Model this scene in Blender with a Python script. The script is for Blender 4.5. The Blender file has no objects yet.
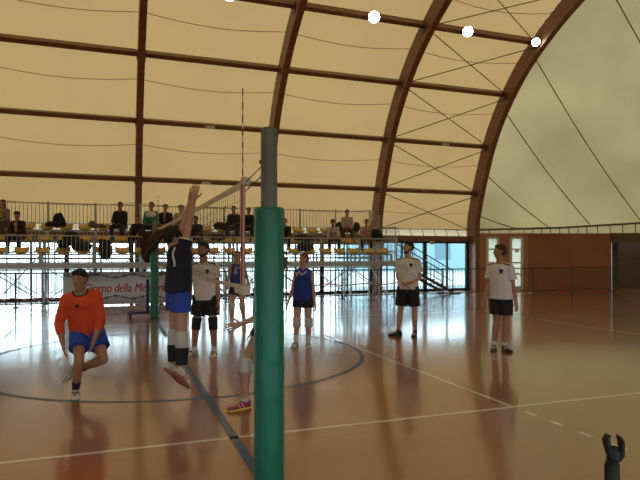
import bpy, bmesh, math, random
from mathutils import Vector, Matrix, Quaternion, noise
from mathutils.bvhtree import BVHTree
PI = math.pi
scene = bpy.context.scene
COL = scene.collection
# ------------------------------------------------------------------ camera, sky, exposure
TH = math.radians(19.9)                     # the hall runs at this angle to the view
CS, SN = math.cos(TH), math.sin(TH)
F = 575.0
EYE = 1.63
cam_d = bpy.data.cameras.new('camera'); cam = bpy.data.objects.new('camera', cam_d); COL.objects.link(cam)
cam.location = (0, 0, EYE); cam.rotation_euler = (PI/2, 0, -TH)
cam_d.sensor_width = 36; cam_d.lens = 36*F/640; cam_d.shift_y = 14/640
cam_d.clip_start = .05; cam_d.clip_end = 600
scene.camera = cam
scene.view_settings.view_transform = 'Standard'; scene.view_settings.look = 'None'
scene.view_settings.exposure = 0.08; scene.view_settings.gamma = 1
scene.view_settings.use_curve_mapping = False
try:
    scene.cycles.use_denoising = True
    scene.cycles.max_bounces = 10; scene.cycles.diffuse_bounces = 5; scene.cycles.transparent_max_bounces = 16
    scene.cycles.sample_clamp_indirect = 8
    scene.cycles.caustics_reflective = False; scene.cycles.caustics_refractive = False
except Exception: pass
w = bpy.data.worlds.new('sky'); scene.world = w; w.use_nodes = True
nt = w.node_tree; nt.nodes.clear()
tc = nt.nodes.new('ShaderNodeTexCoord'); sep = nt.nodes.new('ShaderNodeSeparateXYZ')
nt.links.new(tc.outputs['Generated'], sep.inputs[0])
m1 = nt.nodes.new('ShaderNodeMapRange'); m1.inputs[1].default_value = -1; m1.inputs[2].default_value = 1
m1.inputs[3].default_value = 3.6; m1.inputs[4].default_value = 7.2      # hazy sky, brighter towards the far side of the hall
nt.links.new(sep.outputs['Y'], m1.inputs[0])
m2 = nt.nodes.new('ShaderNodeMapRange'); m2.inputs[1].default_value = 0; m2.inputs[2].default_value = 1
m2.inputs[3].default_value = 1.0; m2.inputs[4].default_value = 0.38
nt.links.new(sep.outputs['Z'], m2.inputs[0])
mm = nt.nodes.new('ShaderNodeMath'); mm.operation = 'MULTIPLY'
nt.links.new(m1.outputs[0], mm.inputs[0]); nt.links.new(m2.outputs[0], mm.inputs[1])
bg = nt.nodes.new('ShaderNodeBackground'); bg.inputs['Color'].default_value = (.80, .95, 1.0, 1)
nt.links.new(mm.outputs[0], bg.inputs['Strength'])
wo = nt.nodes.new('ShaderNodeOutputWorld'); nt.links.new(bg.outputs[0], wo.inputs['Surface'])

# ------------------------------------------------------------------ coordinates (U = world x along the hall, V = world y across it)
def c2h(x, y):                 # metres right of / ahead of the viewer -> hall axes
    return (x*CS + y*SN, -x*SN + y*CS)
def ph(px, Y):                 # picture column + distance ahead -> hall axes
    return c2h((px-320)/F*Y, Y)
def u_at(px, V):
    a = (px-320)/F
    return V*(SN + a*CS)/(CS - a*SN)
def spot(px, py):              # point of the floor
    Y = F*EYE/(py-254.0)
    return ph(px, Y), Y

# ------------------------------------------------------------------ materials
MATS = {}
def mat(name, col, rough=.6, metal=0, var=.08, scale=8, coat=0, emit=0, bump=0, bscale=40):
    if name in MATS: return MATS[name]
    m = bpy.data.materials.new(name); m.use_nodes = True; MATS[name] = m
    n = m.node_tree; b = n.nodes['Principled BSDF']
    b.inputs['Roughness'].default_value = rough; b.inputs['Metallic'].default_value = metal
    b.inputs['Coat Weight'].default_value = coat
    t = n.nodes.new('ShaderNodeTexCoord'); nz = n.nodes.new('ShaderNodeTexNoise')
    nz.inputs['Scale'].default_value = scale; nz.inputs['Detail'].default_value = 4
    n.links.new(t.outputs['Object'], nz.inputs['Vector'])
    r = n.nodes.new('ShaderNodeValToRGB')
    r.color_ramp.elements[0].position = .3; r.color_ramp.elements[1].position = .7
    r.color_ramp.elements[0].color = tuple(max(0, c*(1-var)) for c in col) + (1,)
    r.color_ramp.elements[1].color = tuple(min(1, c*(1+var)) for c in col) + (1,)
    n.links.new(nz.outputs['Fac'], r.inputs[0]); n.links.new(r.outputs[0], b.inputs['Base Color'])
    if emit:
        b.inputs['Emission Color'].default_value = tuple(col) + (1,); b.inputs['Emission Strength'].default_value = emit
    if bump:
        n2 = n.nodes.new('ShaderNodeTexNoise'); n2.inputs['Scale'].default_value = bscale; n2.inputs['Detail'].default_value = 3
        n.links.new(t.outputs['Object'], n2.inputs['Vector'])
        bp = n.nodes.new('ShaderNodeBump'); bp.inputs['Strength'].default_value = bump; bp.inputs['Distance'].default_value = .02
        n.links.new(n2.outputs['Fac'], bp.inputs['Height']); n.links.new(bp.outputs[0], b.inputs['Normal'])
    return m

def membrane(name, trans, diff, blotch, dscale, share=.62):
    m = bpy.data.materials.new(name); m.use_nodes = True
    n = m.node_tree; n.nodes.clear()
    out = n.nodes.new('ShaderNodeOutputMaterial'); mx = n.nodes.new('ShaderNodeMixShader')
    tr = n.nodes.new('ShaderNodeBsdfTranslucent'); df = n.nodes.new('ShaderNodeBsdfDiffuse')
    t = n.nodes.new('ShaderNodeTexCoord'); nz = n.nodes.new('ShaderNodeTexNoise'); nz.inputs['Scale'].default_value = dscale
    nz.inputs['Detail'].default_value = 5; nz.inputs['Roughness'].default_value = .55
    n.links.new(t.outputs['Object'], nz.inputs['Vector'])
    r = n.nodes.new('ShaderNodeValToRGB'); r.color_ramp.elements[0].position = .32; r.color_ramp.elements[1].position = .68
    r.color_ramp.elements[0].color = tuple(c*(1-blotch) for c in trans) + (1,); r.color_ramp.elements[1].color = tuple(trans) + (1,)
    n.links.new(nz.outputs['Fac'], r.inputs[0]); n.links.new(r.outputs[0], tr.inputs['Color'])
    df.inputs['Color'].default_value = tuple(diff) + (1,)
    mx.inputs[0].default_value = share
    n.links.new(df.outputs[0], mx.inputs[1]); n.links.new(tr.outputs[0], mx.inputs[2]); n.links.new(mx.outputs[0], out.inputs['Surface'])
    return m
M_ROOF = membrane('roof_membrane', (.240, .142, .058), (.52, .43, .30), .10, .25)
M_SKIRT = membrane('skirt_membrane', (.42, .36, .24), (.7, .62, .5), .12, .6)
M_END = membrane('end_membrane', (.215, .162, .078), (.42, .37, .27), .32, .30)  # blotches paint tree shadow, plus some grime, into the transmitted colour

def glass(name, tint=(.9, .97, 1.0), frost=0):
    m = bpy.data.materials.new(name); m.use_nodes = True
    n = m.node_tree; n.nodes.clear()
    out = n.nodes.new('ShaderNodeOutputMaterial'); mx = n.nodes.new('ShaderNodeMixShader')
    tp = n.nodes.new('ShaderNodeBsdfTransparent'); tp.inputs[0].default_value = tuple(tint) + (1,)
    gl = n.nodes.new('ShaderNodeBsdfGlossy'); gl.inputs['Roughness'].default_value = .02
    mx.inputs[0].default_value = .07
    if frost:
        tp = n.nodes.new('ShaderNodeBsdfTranslucent'); tp.inputs[0].default_value = tuple(tint) + (1,)
    n.links.new(tp.outputs[0], mx.inputs[1]); n.links.new(gl.outputs[0], mx.inputs[2]); n.links.new(mx.outputs[0], out.inputs['Surface'])
    return m
M_GLASS = glass('window_glass'); M_FROST = glass('frosted_glass', (.56, .58, .52), 1)

def floor_material():
    m = bpy.data.materials.new('varnished_floor'); m.use_nodes = True
    n = m.node_tree; b = n.nodes['Principled BSDF']
    t = n.nodes.new('ShaderNodeTexCoord')
    nz = n.nodes.new('ShaderNodeTexNoise'); nz.inputs['Scale'].default_value = .7; nz.inputs['Detail'].default_value = 6
    n.links.new(t.outputs['Object'], nz.inputs['Vector'])
    r = n.nodes.new('ShaderNodeValToRGB'); r.color_ramp.elements[0].position = .3; r.color_ramp.elements[1].position = .7
    r.color_ramp.elements[0].color = (.27, .088, .016, 1); r.color_ramp.elements[1].color = (.34, .116, .023, 1)
    n.links.new(nz.outputs['Fac'], r.inputs[0])
    br = n.nodes.new('ShaderNodeTexBrick'); br.offset = .5; br.inputs['Scale'].default_value = 1
    br.inputs['Brick Width'].default_value = 12; br.inputs['Row Height'].default_value = 1.6
    br.inputs['Mortar Size'].default_value = .006; br.inputs['Mortar Smooth'].default_value = .2
    n.links.new(t.outputs['Object'], br.inputs['Vector'])
    mx = n.nodes.new('ShaderNodeMix'); mx.data_type = 'RGBA'; mx.inputs[7].default_value = (.20, .07, .025, 1)
    n.links.new(br.outputs['Fac'], mx.inputs[0]); n.links.new(r.outputs[0], mx.inputs[6]); n.links.new(mx.outputs[2], b.inputs['Base Color'])
    b.inputs['Roughness'].default_value = .30; b.inputs['Coat Weight'].default_value = 1.0; b.inputs['Coat Roughness'].default_value = .11
    b.inputs['Coat IOR'].default_value = 1.5
    n2 = n.nodes.new('ShaderNodeTexNoise'); n2.inputs['Scale'].default_value = 2.2; n2.inputs['Detail'].default_value = 3
    n.links.new(t.outputs['Object'], n2.inputs['Vector'])
    bp = n.nodes.new('ShaderNodeBump'); bp.inputs['Strength'].default_value = .25; bp.inputs['Distance'].default_value = .008
    n.links.new(n2.outputs['Fac'], bp.inputs['Height']); n.links.new(bp.outputs[0], b.inputs['Normal']); n.links.new(bp.outputs[0], b.inputs['Coat Normal'])
    return m
M_FLOOR = floor_material()
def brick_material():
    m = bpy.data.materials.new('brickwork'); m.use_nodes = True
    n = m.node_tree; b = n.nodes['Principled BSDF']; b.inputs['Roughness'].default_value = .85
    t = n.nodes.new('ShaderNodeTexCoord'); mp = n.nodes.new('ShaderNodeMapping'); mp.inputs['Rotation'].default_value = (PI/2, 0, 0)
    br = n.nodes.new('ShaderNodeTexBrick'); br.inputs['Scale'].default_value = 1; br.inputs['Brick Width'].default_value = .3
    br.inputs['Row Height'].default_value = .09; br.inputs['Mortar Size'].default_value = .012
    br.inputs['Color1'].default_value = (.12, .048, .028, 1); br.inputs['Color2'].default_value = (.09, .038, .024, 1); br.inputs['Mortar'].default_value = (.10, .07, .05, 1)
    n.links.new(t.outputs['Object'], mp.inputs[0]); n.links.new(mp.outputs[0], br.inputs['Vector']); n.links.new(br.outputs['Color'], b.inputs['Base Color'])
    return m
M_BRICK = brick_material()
def wood_material():
    m = bpy.data.materials.new('glulam_timber'); m.use_nodes = True
    n = m.node_tree; b = n.nodes['Principled BSDF']; b.inputs['Roughness'].default_value = .45
    t = n.nodes.new('ShaderNodeTexCoord'); mp = n.nodes.new('ShaderNodeMapping'); mp.inputs['Scale'].default_value = (1.2, 1.2, 9)
    nz = n.nodes.new('ShaderNodeTexNoise'); nz.inputs['Scale'].default_value = 3; nz.inputs['Detail'].default_value = 6
    r = n.nodes.new('ShaderNodeValToRGB'); r.color_ramp.elements[0].position = .3; r.color_ramp.elements[1].position = .72
    r.color_ramp.elements[0].color = (.17, .075, .040, 1); r.color_ramp.elements[1].color = (.28, .13, .07, 1)
    n.links.new(t.outputs['Object'], mp.inputs[0]); n.links.new(mp.outputs[0], nz.inputs['Vector']); n.links.new(nz.outputs['Fac'], r.inputs[0])
    n.links.new(r.outputs[0], b.inputs['Base Color'])
    return m
M_WOOD = wood_material()
M_STEEL = mat('galvanised_steel', (.46, .49, .50), .5, .3, .15, 6)
M_DSTEEL = mat('dark_steel', (.07, .07, .075), .5, .4)
M_FENCE = mat('dark_painted_steel', (.075, .06, .055), .5, .3)
M_BLACK = mat('black_metal', (.014, .013, .014), .7)
M_YSEAT = mat('yellow_plastic', (.78, .50, .09), .45)
M_PLANK = mat('deck_plank', (.20, .18, .15), .7)
M_TERRA = mat('terracotta_plaster', (.34, .135, .080), .85, var=.06, scale=1.5)
M_TERRA2 = mat('pale_terracotta_plaster', (.44, .20, .115), .85, var=.06, scale=1.5)
M_WHITE = mat('white_paint', (.75, .76, .74), .5)
M_LINEW = mat('white_line_paint', (.80, .76, .70), .3, coat=.8, var=.05)
M_LINEB = mat('blue_line_paint', (.018, .075, .20), .5, coat=.3, var=.15)
M_LINEN = mat('navy_line_paint', (.05, .035, .045), .3, coat=.8)
M_LINER = mat('red_line_paint', (.30, .06, .03), .3, coat=.8)
M_PAD = mat('green_vinyl_padding', (.008, .17, .105), .38, var=.10, scale=5, bump=.5, bscale=7)
M_NAVY = mat('navy_cloth', (.010, .014, .035), .8)
M_PALE = mat('pale_concrete', (.62, .63, .62), .9, var=.06, scale=.4)
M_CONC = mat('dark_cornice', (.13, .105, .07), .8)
def cloth(name, col, rough=.85): return mat(name, col, rough, 0, .10, 9, bump=.35, bscale=16)
SKINS = [mat('skin_fair', (.50, .27, .18), .5, var=.05), mat('skin_tan', (.38, .19, .11), .5, var=.05)]
M_EYE = mat('eye', (.03, .02, .015), .3); M_LIP = mat('lip', (.30, .10, .08), .5)
HAIRS = {'black': mat('hair_black', (.012, .009, .008), .85, var=.4, scale=30), 'brown': mat('hair_brown', (.055, .028, .014), .85, var=.4, scale=30),
         'auburn': mat('hair_auburn', (.14, .06, .025), .85, var=.4, scale=30)}

# ------------------------------------------------------------------ mesh helpers
class MB:
    def __init__(s): s.v = []; s.f = []
    def add(s, vs, fs):
        o = len(s.v); s.v += [Vector(v) for v in vs]; s.f += [tuple(i+o for i in f) for f in fs]; return s
    def box(s, c, d, rz=0, M=None):
        hx, hy, hz = d[0]/2, d[1]/2, d[2]/2
        vs = [Vector((x, y, z)) for x in (-hx, hx) for y in (-hy, hy) for z in (-hz, hz)]
        if rz: R = Matrix.Rotation(rz, 3, 'Z'); vs = [R @ v for v in vs]
        if M: vs = [M @ v for v in vs]
        vs = [v + Vector(c) for v in vs]
        return s.add(vs, [(0,1,3,2),(4,6,7,5),(0,4,5,1),(2,3,7,6),(0,2,6,4),(1,5,7,3)])
    def span(s, a, b): return s.box([(a[i]+b[i])/2 for i in range(3)], [abs(b[i]-a[i]) for i in range(3)])
    def loft(s, rings, cap=True, closed=False):
        n = len(rings[0]); vs = [p for r in rings for p in r]; fs = []
        m = len(rings)
        for i in range(m if closed else m-1):
            j2 = (i+1) % m
            for j in range(n):
                k = (j+1) % n; fs.append((i*n+j, i*n+k, j2*n+k, j2*n+j))
        if cap and not closed:
            fs.append(tuple(range(n-1, -1, -1))); fs.append(tuple((m-1)*n+j for j in range(n)))
        return s.add(vs, fs)
    def tube(s, pts, r, n=8, r2=None, closed=False):
        pts = [Vector(p) for p in pts]; rings = []; m = len(pts); prev = None
        for i, p in enumerate(pts):
            if closed: t = (pts[(i+1) % m] - pts[i-1])
            else: t = pts[min(i+1, m-1)] - pts[max(i-1, 0)]
            t.normalize()
            if prev is None: a = t.orthogonal().normalized() if abs(t.z) > .99 else t.cross(Vector((0,0,1))).normalized()
            else:
                a = prev - t*prev.dot(t)
                a = a.normalized() if a.length > 1e-6 else t.orthogonal().normalized()
            prev = a; b = t.cross(a)
            rr = r if not isinstance(r, (list, tuple)) else r[i]
            rb = rr if r2 is None else r2
            off = PI/4 if n == 4 else 0
            rings.append([p + a*rr*math.cos(2*PI*k/n+off) + b*rb*math.sin(2*PI*k/n+off) for k in range(n)])
        return s.loft(rings, True, closed)
    def ell(s, c, r, R=None, nu=16, nv=10, amp=0, seed=0, fr=3):
        c = Vector(c); rings = []
        for i in range(nv+1):
            ph_ = PI*(i/nv); ring = []
            ph_ = min(max(ph_, .02), PI-.02)
            for j in range(nu):
                th = 2*PI*j/nu; d = Vector((math.sin(ph_)*math.cos(th), math.sin(ph_)*math.sin(th), math.cos(ph_)))
                k = 1 + (amp*noise.noise(d*fr + Vector((seed*7.1, seed*3.3, 0))) if amp else 0)
                p = Vector((d.x*r[0], d.y*r[1], d.z*r[2]))*k
                if R is not None: p = R @ p
                ring.append(c+p)
            rings.append(ring)
        return s.loft(rings)
    def cap(s, p0, p1, r0, r1, n=12):
        """round-ended tapered limb"""
        p0, p1 = Vector(p0), Vector(p1); t = (p1-p0)
        if t.length < 1e-5: t = Vector((0,0,1e-4))
        t.normalize(); a = t.orthogonal().normalized(); b = t.cross(a); rings = []
        for k in range(4):
            f = PI/2*(1-k/3.5)
            rings.append((p0 - t*r0*math.sin(f), r0*math.cos(f)))
        for k in range(1, 5): rings.append((p0.lerp(p1, k/5), r0+(r1-r0)*k/5))
        for k in range(4):
            f = PI/2*((k+.5)/3.5)
            rings.append((p1 + t*r1*math.sin(f), r1*math.cos(f)))
        return s.loft([[c + a*q*math.cos(2*PI*k/n) + b*q*math.sin(2*PI*k/n) for k in range(n)] for c, q in rings])
    def sleeve(s, p0, p1, r0, r1, n=14, steps=6):
        """flat-ended tapered tube"""
        p0, p1 = Vector(p0), Vector(p1); t = (p1-p0).normalized(); a = t.orthogonal().normalized(); b = t.cross(a)
        return s.loft([[p0.lerp(p1, i/steps) + (a*math.cos(2*PI*k/n)+b*math.sin(2*PI*k/n))*(r0+(r1-r0)*i/steps) for k in range(n)] for i in range(steps+1)])
    def mesh(s, name, smooth=False, origin=None):
        me = bpy.data.meshes.new(name); vs = s.v if origin is None else [v-Vector(origin) for v in s.v]
        me.from_pydata([tuple(v) for v in vs], [], s.f); me.validate()
        bm = bmesh.new(); bm.from_mesh(me); bmesh.ops.recalc_face_normals(bm, faces=bm.faces); bm.to_mesh(me); bm.free()
        if smooth: me.polygons.foreach_set('use_smooth', [True]*len(me.polygons))
        return me
    def build(s, name, m, parent=None, smooth=False, origin=None, bevel=0):
        me = s.mesh(name, smooth, origin); me.materials.append(m)
        o = link(name, me, parent)
        if origin is not None: o.location = origin
        if bevel:
            md = o.modifiers.new('edge', 'BEVEL'); md.width = bevel; md.segments = 2
        return o
def link(name, data, parent=None):
    o = bpy.data.objects.new(name, data); COL.objects.link(o)
    if parent is not None: o.parent = parent
    return o
def tag(o, label=None, cat=None, group=None, kind=None):
    if label: o['label'] = label
    if cat: o['category'] = cat
    if group: o['group'] = group
    if kind: o['kind'] = kind
    return o
def thing(name, label, cat, loc=(0,0,0), rz=0, group=None):
    o = bpy.data.objects.new(name, None); COL.objects.link(o); o.location = loc; o.rotation_euler = (0,0,rz)
    o.empty_display_size = .1
    return tag(o, label, cat, group)
def voxel(mb, name, size, smooth=4):
    """fuse overlapping closed shapes into one continuous skin"""
    me = mb.mesh('tmp'); ob = bpy.data.objects.new('tmp', me); COL.objects.link(ob)
    r = ob.modifiers.new('r', 'REMESH'); r.mode = 'VOXEL'; r.voxel_size = size
    sm = ob.modifiers.new('s', 'SMOOTH'); sm.factor = .5; sm.iterations = smooth
    dg = bpy.context.evaluated_depsgraph_get(); dg.update()
    out = bpy.data.meshes.new_from_object(ob.evaluated_get(dg)); out.name = name
    bpy.data.objects.remove(ob); bpy.data.meshes.remove(me)
    out.polygons.foreach_set('use_smooth', [True]*len(out.polygons)); out.materials.clear()
    return out
def text_mesh(body, size, ext, shear=0, bold=0):
    c = bpy.data.curves.new('t', 'FONT'); c.body = body; c.size = size; c.extrude = ext; c.shear = shear; c.offset = bold
    c.align_x = 'CENTER'; c.align_y = 'CENTER'
    o = bpy.data.objects.new('t', c); COL.objects.link(o); dg = bpy.context.evaluated_depsgraph_get(); dg.update()
    me = bpy.data.meshes.new_from_object(o.evaluated_get(dg)); bpy.data.objects.remove(o); bpy.data.curves.remove(c)
    me.materials.clear()
    return me
def struct(o): o['kind'] = 'structure'; return o

# ------------------------------------------------------------------ hall: arch profile
VW, VC = 22.0, 9.5
_PR = [(22.0,0),(22.0,2.4),(21.9,3.4),(21.35,5.05),(20.55,6.8),(19.4,8.3),(18.0,9.5),(15.9,10.65),(13.0,11.65),(9.5,12.1)]
def _catmull(pts, k=8):
    out = []; n = len(pts)
    for i in range(n-1):
        p0, p1, p2, p3 = pts[max(i-1,0)], pts[i], pts[i+1], pts[min(i+2,n-1)]
        for j in range(k):
            t = j/k; out.append(tuple(.5*((2*p1[a]) + (-p0[a]+p2[a])*t + (2*p0[a]-5*p1[a]+4*p2[a]-p3[a])*t*t + (-p0[a]+3*p1[a]-3*p2[a]+p3[a])*t**3) for a in (0,1)))
    return out + [pts[-1]]
_h = _catmull(_PR)
PROF = _h + [(2*VC-v, z) for v, z in reversed(_h[:-1])]        # far wall -> ridge -> near wall
def _norm(i):
    a = PROF[max(i-1,0)]; b = PROF[min(i+1,len(PROF)-1)]; t = Vector((b[0]-a[0], b[1]-a[1])).normalized()
    return Vector((t.y, -t.x))*(1 if True else 0)               # points out of the hall
def off(i, d):
    n = _norm(i); return (PROF[i][0]+n.x*d, PROF[i][1]+n.y*d)
assert off(20, 1)[1] > PROF[20][1] - 1
if off(len(_h)-1, 1)[1] < PROF[len(_h)-1][1]:
    _n0 = _norm
    def _norm(i): return -_n0(i)
def idx_at_z(z):                                               # far half, fractional index
    for i in range(len(_h)-1):
        if _h[i][1] <= z <= _h[i+1][1]: return i + (z-_h[i][1])/(_h[i+1][1]-_h[i][1]+1e-9)
    return len(_h)-1
def prof_at(fi, d=0):
    i = int(fi); t = fi-i; a = off(i, d); b = off(min(i+1, len(PROF)-1), d)
    return (a[0]+(b[0]-a[0])*t, a[1]+(b[1]-a[1])*t)
ARCH_U = [-13.5, -8.7, -3.9, .9, 5.7, 10.5, 15.3]

# floor
floor = struct(MB().span((-32, -8, -.12), (34, 26, 0)).build('floor', M_FLOOR))
struct(MB().span((-120, -90, -.35), (140, 160, -.13)).build('ground', M_PALE))
LZ = .0015
def strip(name, pts, wd, m, label):
    b = MB(); L = []; R = []
    for i, p in enumerate(pts):
        a = Vector(pts[max(i-1,0)]); c = Vector(pts[min(i+1,len(pts)-1)]); t = (c-a).normalized(); n = Vector((-t.y, t.x))*wd/2
        L.append((p[0]+n.x, p[1]+n.y, LZ)); R.append((p[0]-n.x, p[1]-n.y, LZ))
    k = len(pts)
    b.add(L+R, [(i, i+1, k+i+1, k+i) for i in range(k-1)])
    o = b.build(name, m, floor); o['label'] = label; return o
NU = 1.02; S0, S1 = 5.06, 13.94
strip('boundary_line', [(-7.98, S0), (10.02, S0)], .05, M_LINEW, 'white sideline near the viewer')
strip('boundary_line', [(-7.98, S1), (10.02, S1)], .05, M_LINEW, 'white sideline far from the viewer')
strip('boundary_line', [(10.02, S0), (10.02, S1)], .05, M_LINEW, 'white end line of the volleyball court')
strip('attack_line', [(4.02, S0+.03), (4.02, S1-.03)], .05, M_LINEW, 'white attack line')
strip('attack_line', [(-1.98, S0+.03), (-1.98, S1-.03)], .05, M_LINEN, 'dark line across the court')
for k in range(4):
    strip('line_dash', [(4.02, S0-.20-.36*k), (4.02, S0-.35-.36*k)], .05, M_LINEW, 'short white dash')
strip('centre_line', [(NU, 2.2), (NU, S0+.0), (NU, S1+1.2)], .085, M_LINEB, 'blue centre line under the net')
LZ = .0028
circ = lambda cx, cy, r, a0=0, a1=2*PI, n=96: [(cx+r*math.cos(a0+(a1-a0)*i/n), cy+r*math.sin(a0+(a1-a0)*i/n)) for i in range(n+1)]
strip('circle_line', circ(NU, 9.5, 2.95), .07, M_LINEB, 'blue centre circle')
strip('circle_line', circ(NU, 9.5, 1.8), .04, M_LINER, 'thin red centre circle')
strip('circle_line', circ(17.2, 14.7, 2.3), .07, M_LINEN, 'dark circle at the end of the hall')

# roof membrane
ceil_b = MB(); NUg = 6
us = []
for i in range(len(ARCH_U)-1):
    for k in range(NUg): us.append(ARCH_U[i]+(ARCH_U[i+1]-ARCH_U[i])*k/NUg)
us.append(ARCH_U[-1])
i0 = int(idx_at_z(2.7))+1; i1 = len(PROF)-1-i0; idx = list(range(i0, i1+1))
grid = []
for u in us:
    fr = ((u-ARCH_U[0]) % 4.8)/4.8; sag = .10*math.sin(PI*fr)
    grid.append([(u, *off(i, .46-sag)) for i in idx])
n = len(idx)
ceil_b.add([p for r in grid for p in r], [(a*n+b, a*n+b+1, (a+1)*n+b+1, (a+1)*n+b) for a in range(len(us)-1) for b in range(n-1)])
ceiling = struct(ceil_b.build('ceiling', M_ROOF, smooth=True))
def seam_path(z, sag, u0, u1, d, n=14, ext=0):
    fi = idx_at_z(z); out = []
    for k in range(n+1):
        t = k/n; s_ = math.sin(PI*t)
        v, zz = prof_at(max(fi-sag*s_, 0), d-.10*s_); out.append((u0+(u1-u0)*t, v, zz))
    return out
M_SEAM = mat('membrane_seam', (.27, .17, .10), .8)
for zz in (3.4, 5.4, 7.35, 8.95, 10.15):
    b = MB()
    for i in range(1, len(ARCH_U)-1): b.tube(seam_path(zz, .65, ARCH_U[i], ARCH_U[i+1], .44), .011, 4)
    b.build('seam', M_SEAM, ceiling)
# skirt below the roof membrane, along the far wall
sk = MB(); z0s, z1s = 2.38, off(i0, .46)[1]; v1s = off(i0, .46)[0]
rows = [(22.32, z0s), (22.36, (z0s+z1s)/2), (v1s, z1s)]
sk.add([(u, v, z) for u in (ARCH_U[0], ARCH_U[-1]) for v, z in rows], [(0,1,4,3),(1,2,5,4)])
sk.add([(u, 2*VC-v, z) for u in (ARCH_U[0], ARCH_U[-1]) for v, z in rows], [(0,1,4,3),(1,2,5,4)])
sk.build('skirt', M_SKIRT, ceiling)['label'] = 'pale lower strip of the roof membrane'
b = MB()
for s_ in (1,):
    b.tube([(ARCH_U[1], v1s-.06, z1s-.02), (ARCH_U[-1], v1s-.06, z1s-.02)], .025, 6)
b.build('edge_pipe', M_STEEL, ceiling)
b = MB()
u = ARCH_U[2]
while u < ARCH_U[-1]:
    b.tube([(u, v1s-.07, z1s-.02), (u+.02, 22.25, 2.42)], .014, 5); u += .6
b.build('lacing', M_BLACK, ceiling)

# domed ends of the membrane
def ring_pts(side):
    a = ph(560, 26.0); c = ph(665, 26.0)
    P = [(15.3, 22.35, 2.72), (a[0], a[1], 2.82), (c[0], c[1], 3.1), (27.6, 15.2, 3.1), (28.8, 9.5, 3.1)]
    P = P + [(p[0], 2*VC-p[1], p[2]) for p in reversed(P[:-1])]
    seg = [0]
    for i in range(len(P)-1): seg.append(seg[-1]+(Vector(P[i+1])-Vector(P[i])).length)
    def at(t):
        d = t*seg[-1]
        for i in range(len(P)-1):
            if d <= seg[i+1]+1e-9:
                return Vector(P[i]).lerp(Vector(P[i+1]), (d-seg[i])/(seg[i+1]-seg[i]))
        return Vector(P[-1])
    def fix(p): return p if side > 0 else Vector((2*.9-p.x, p.y, p.z))
    RM = [(0,0),(.05,.055),(.125,.09),(.22,.136),(.30,.19),(.40,.30),(.5,.5)]
    def rm(t):
        if t > .5: return 1-rm(1-t)
        for i in range(len(RM)-1):
            if RM[i][0] <= t <= RM[i+1][0]: return RM[i][1]+(RM[i+1][1]-RM[i][1])*(t-RM[i][0])/(RM[i+1][0]-RM[i][0])
    return (lambda t: fix(at(rm(t)))), P, fix
def dome(side, name):
    at, P, fix = ring_pts(side)
    nA = 96; nr = 12; G = []
    for i in range(nA+1):
        t = i/nA; fi = i0 + (i1-i0)*t; v, z = prof_at(min(fi, i1), .46); A = Vector((15.3, v, z))
        A = fix(A) ; B = at(t)
        row = []
        for k in range(nr+1):
            q = k/nr; p = A.lerp(B, q); p.z -= .35*math.sin(PI*q)*math.sin(PI*t)
            row.append(p)
        G.append(row)
    b = MB(); m = nr+1
    b.add([p for r in G for p in r], [(i*m+k, i*m+k+1, (i+1)*m+k+1, (i+1)*m+k) for i in range(nA) for k in range(nr)])
    # hanging edge strip under the ring
    low = [Vector((p.x, p.y, 2.45)) for p in [at(i/nA) for i in range(nA+1)]]; top = [at(i/nA) for i in range(nA+1)]
    b.add(low+top, [(i, i+1, nA+2+i, nA+1+i) for i in range(nA)])
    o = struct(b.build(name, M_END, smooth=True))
    c = MB()
    steps = [5, 12, 21, 29, 38, 48, 58, 67, 75, 84, 91]
    for i in steps: c.tube([p - Vector((0,0,.03)) for p in G[i]], .022, 5)
    c.build('cable_sleeve', M_SEAM, o)
    e = MB(); e.tube([at(i/nA) for i in range(nA+1)], .045, 6)
    e.build('edge_pipe', M_CONC, o)
    l = MB()
    for i in range(0, nA, 2):
        p = at(i/nA); l.tube([p, Vector((p.x, p.y, 2.5))], .02, 4)
    l.build('lacing', M_BLACK, o)
    return at
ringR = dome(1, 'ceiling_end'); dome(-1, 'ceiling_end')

# arches, purlins, bracing cables
alab = {0: 'laminated timber arch farthest behind the bleachers, out past the left end', 1: 'laminated timber arch beyond the left edge of the bleachers',
        2: 'laminated timber arch just outside the left edge of the picture',
        3: 'laminated timber arch standing straight up above the boy in orange and the blocking player',
        4: 'slender brown timber arch behind the green padded net post',
        5: 'curved brown timber arch landing at the right end of the bleachers',
        6: 'thick curved timber arch where the end of the tent roof begins'}
for k, u in enumerate(ARCH_U):
    if k < 2: pass
    rings = []
    for i in range(len(PROF)):
        d = .33
        a = off(i, -d); c = off(i, d); hw = .115 if k != 3 else .11
        rings.append([(u-hw, a[0], a[1]), (u+hw, a[0], a[1]), (u+hw, c[0], c[1]), (u-hw, c[0], c[1])])
    o = thing('timber_arch', alab[k], 'arch', (u, VW, 0), group='laminated arches of the hall')
    MB().loft(rings).build('arch_beam', M_WOOD, o, origin=None).location = (-u, -VW, 0)
    for z in (4.28, 6.2, 8.08, 9.6):
        v, zz = prof_at(idx_at_z(z), -.02)
        MB().box((u, v, zz), (.28, .22, .24)).build('steel_shoe', M_DSTEEL, o).location = (-u, -VW, 0)
plab = {2.31: 'low brown beam along the top of the window wall', 4.28: 'lowest brown purlin above the railings of the bleachers', 6.2: 'second brown purlin up the tent roof, counted from the railings', 8.08: 'third brown purlin up the tent roof',
        9.6: 'fourth brown purlin carrying the floodlights', 10.8: 'fifth brown purlin near the top of the picture', 11.7: 'sixth purlin just below the ridge'}
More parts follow.
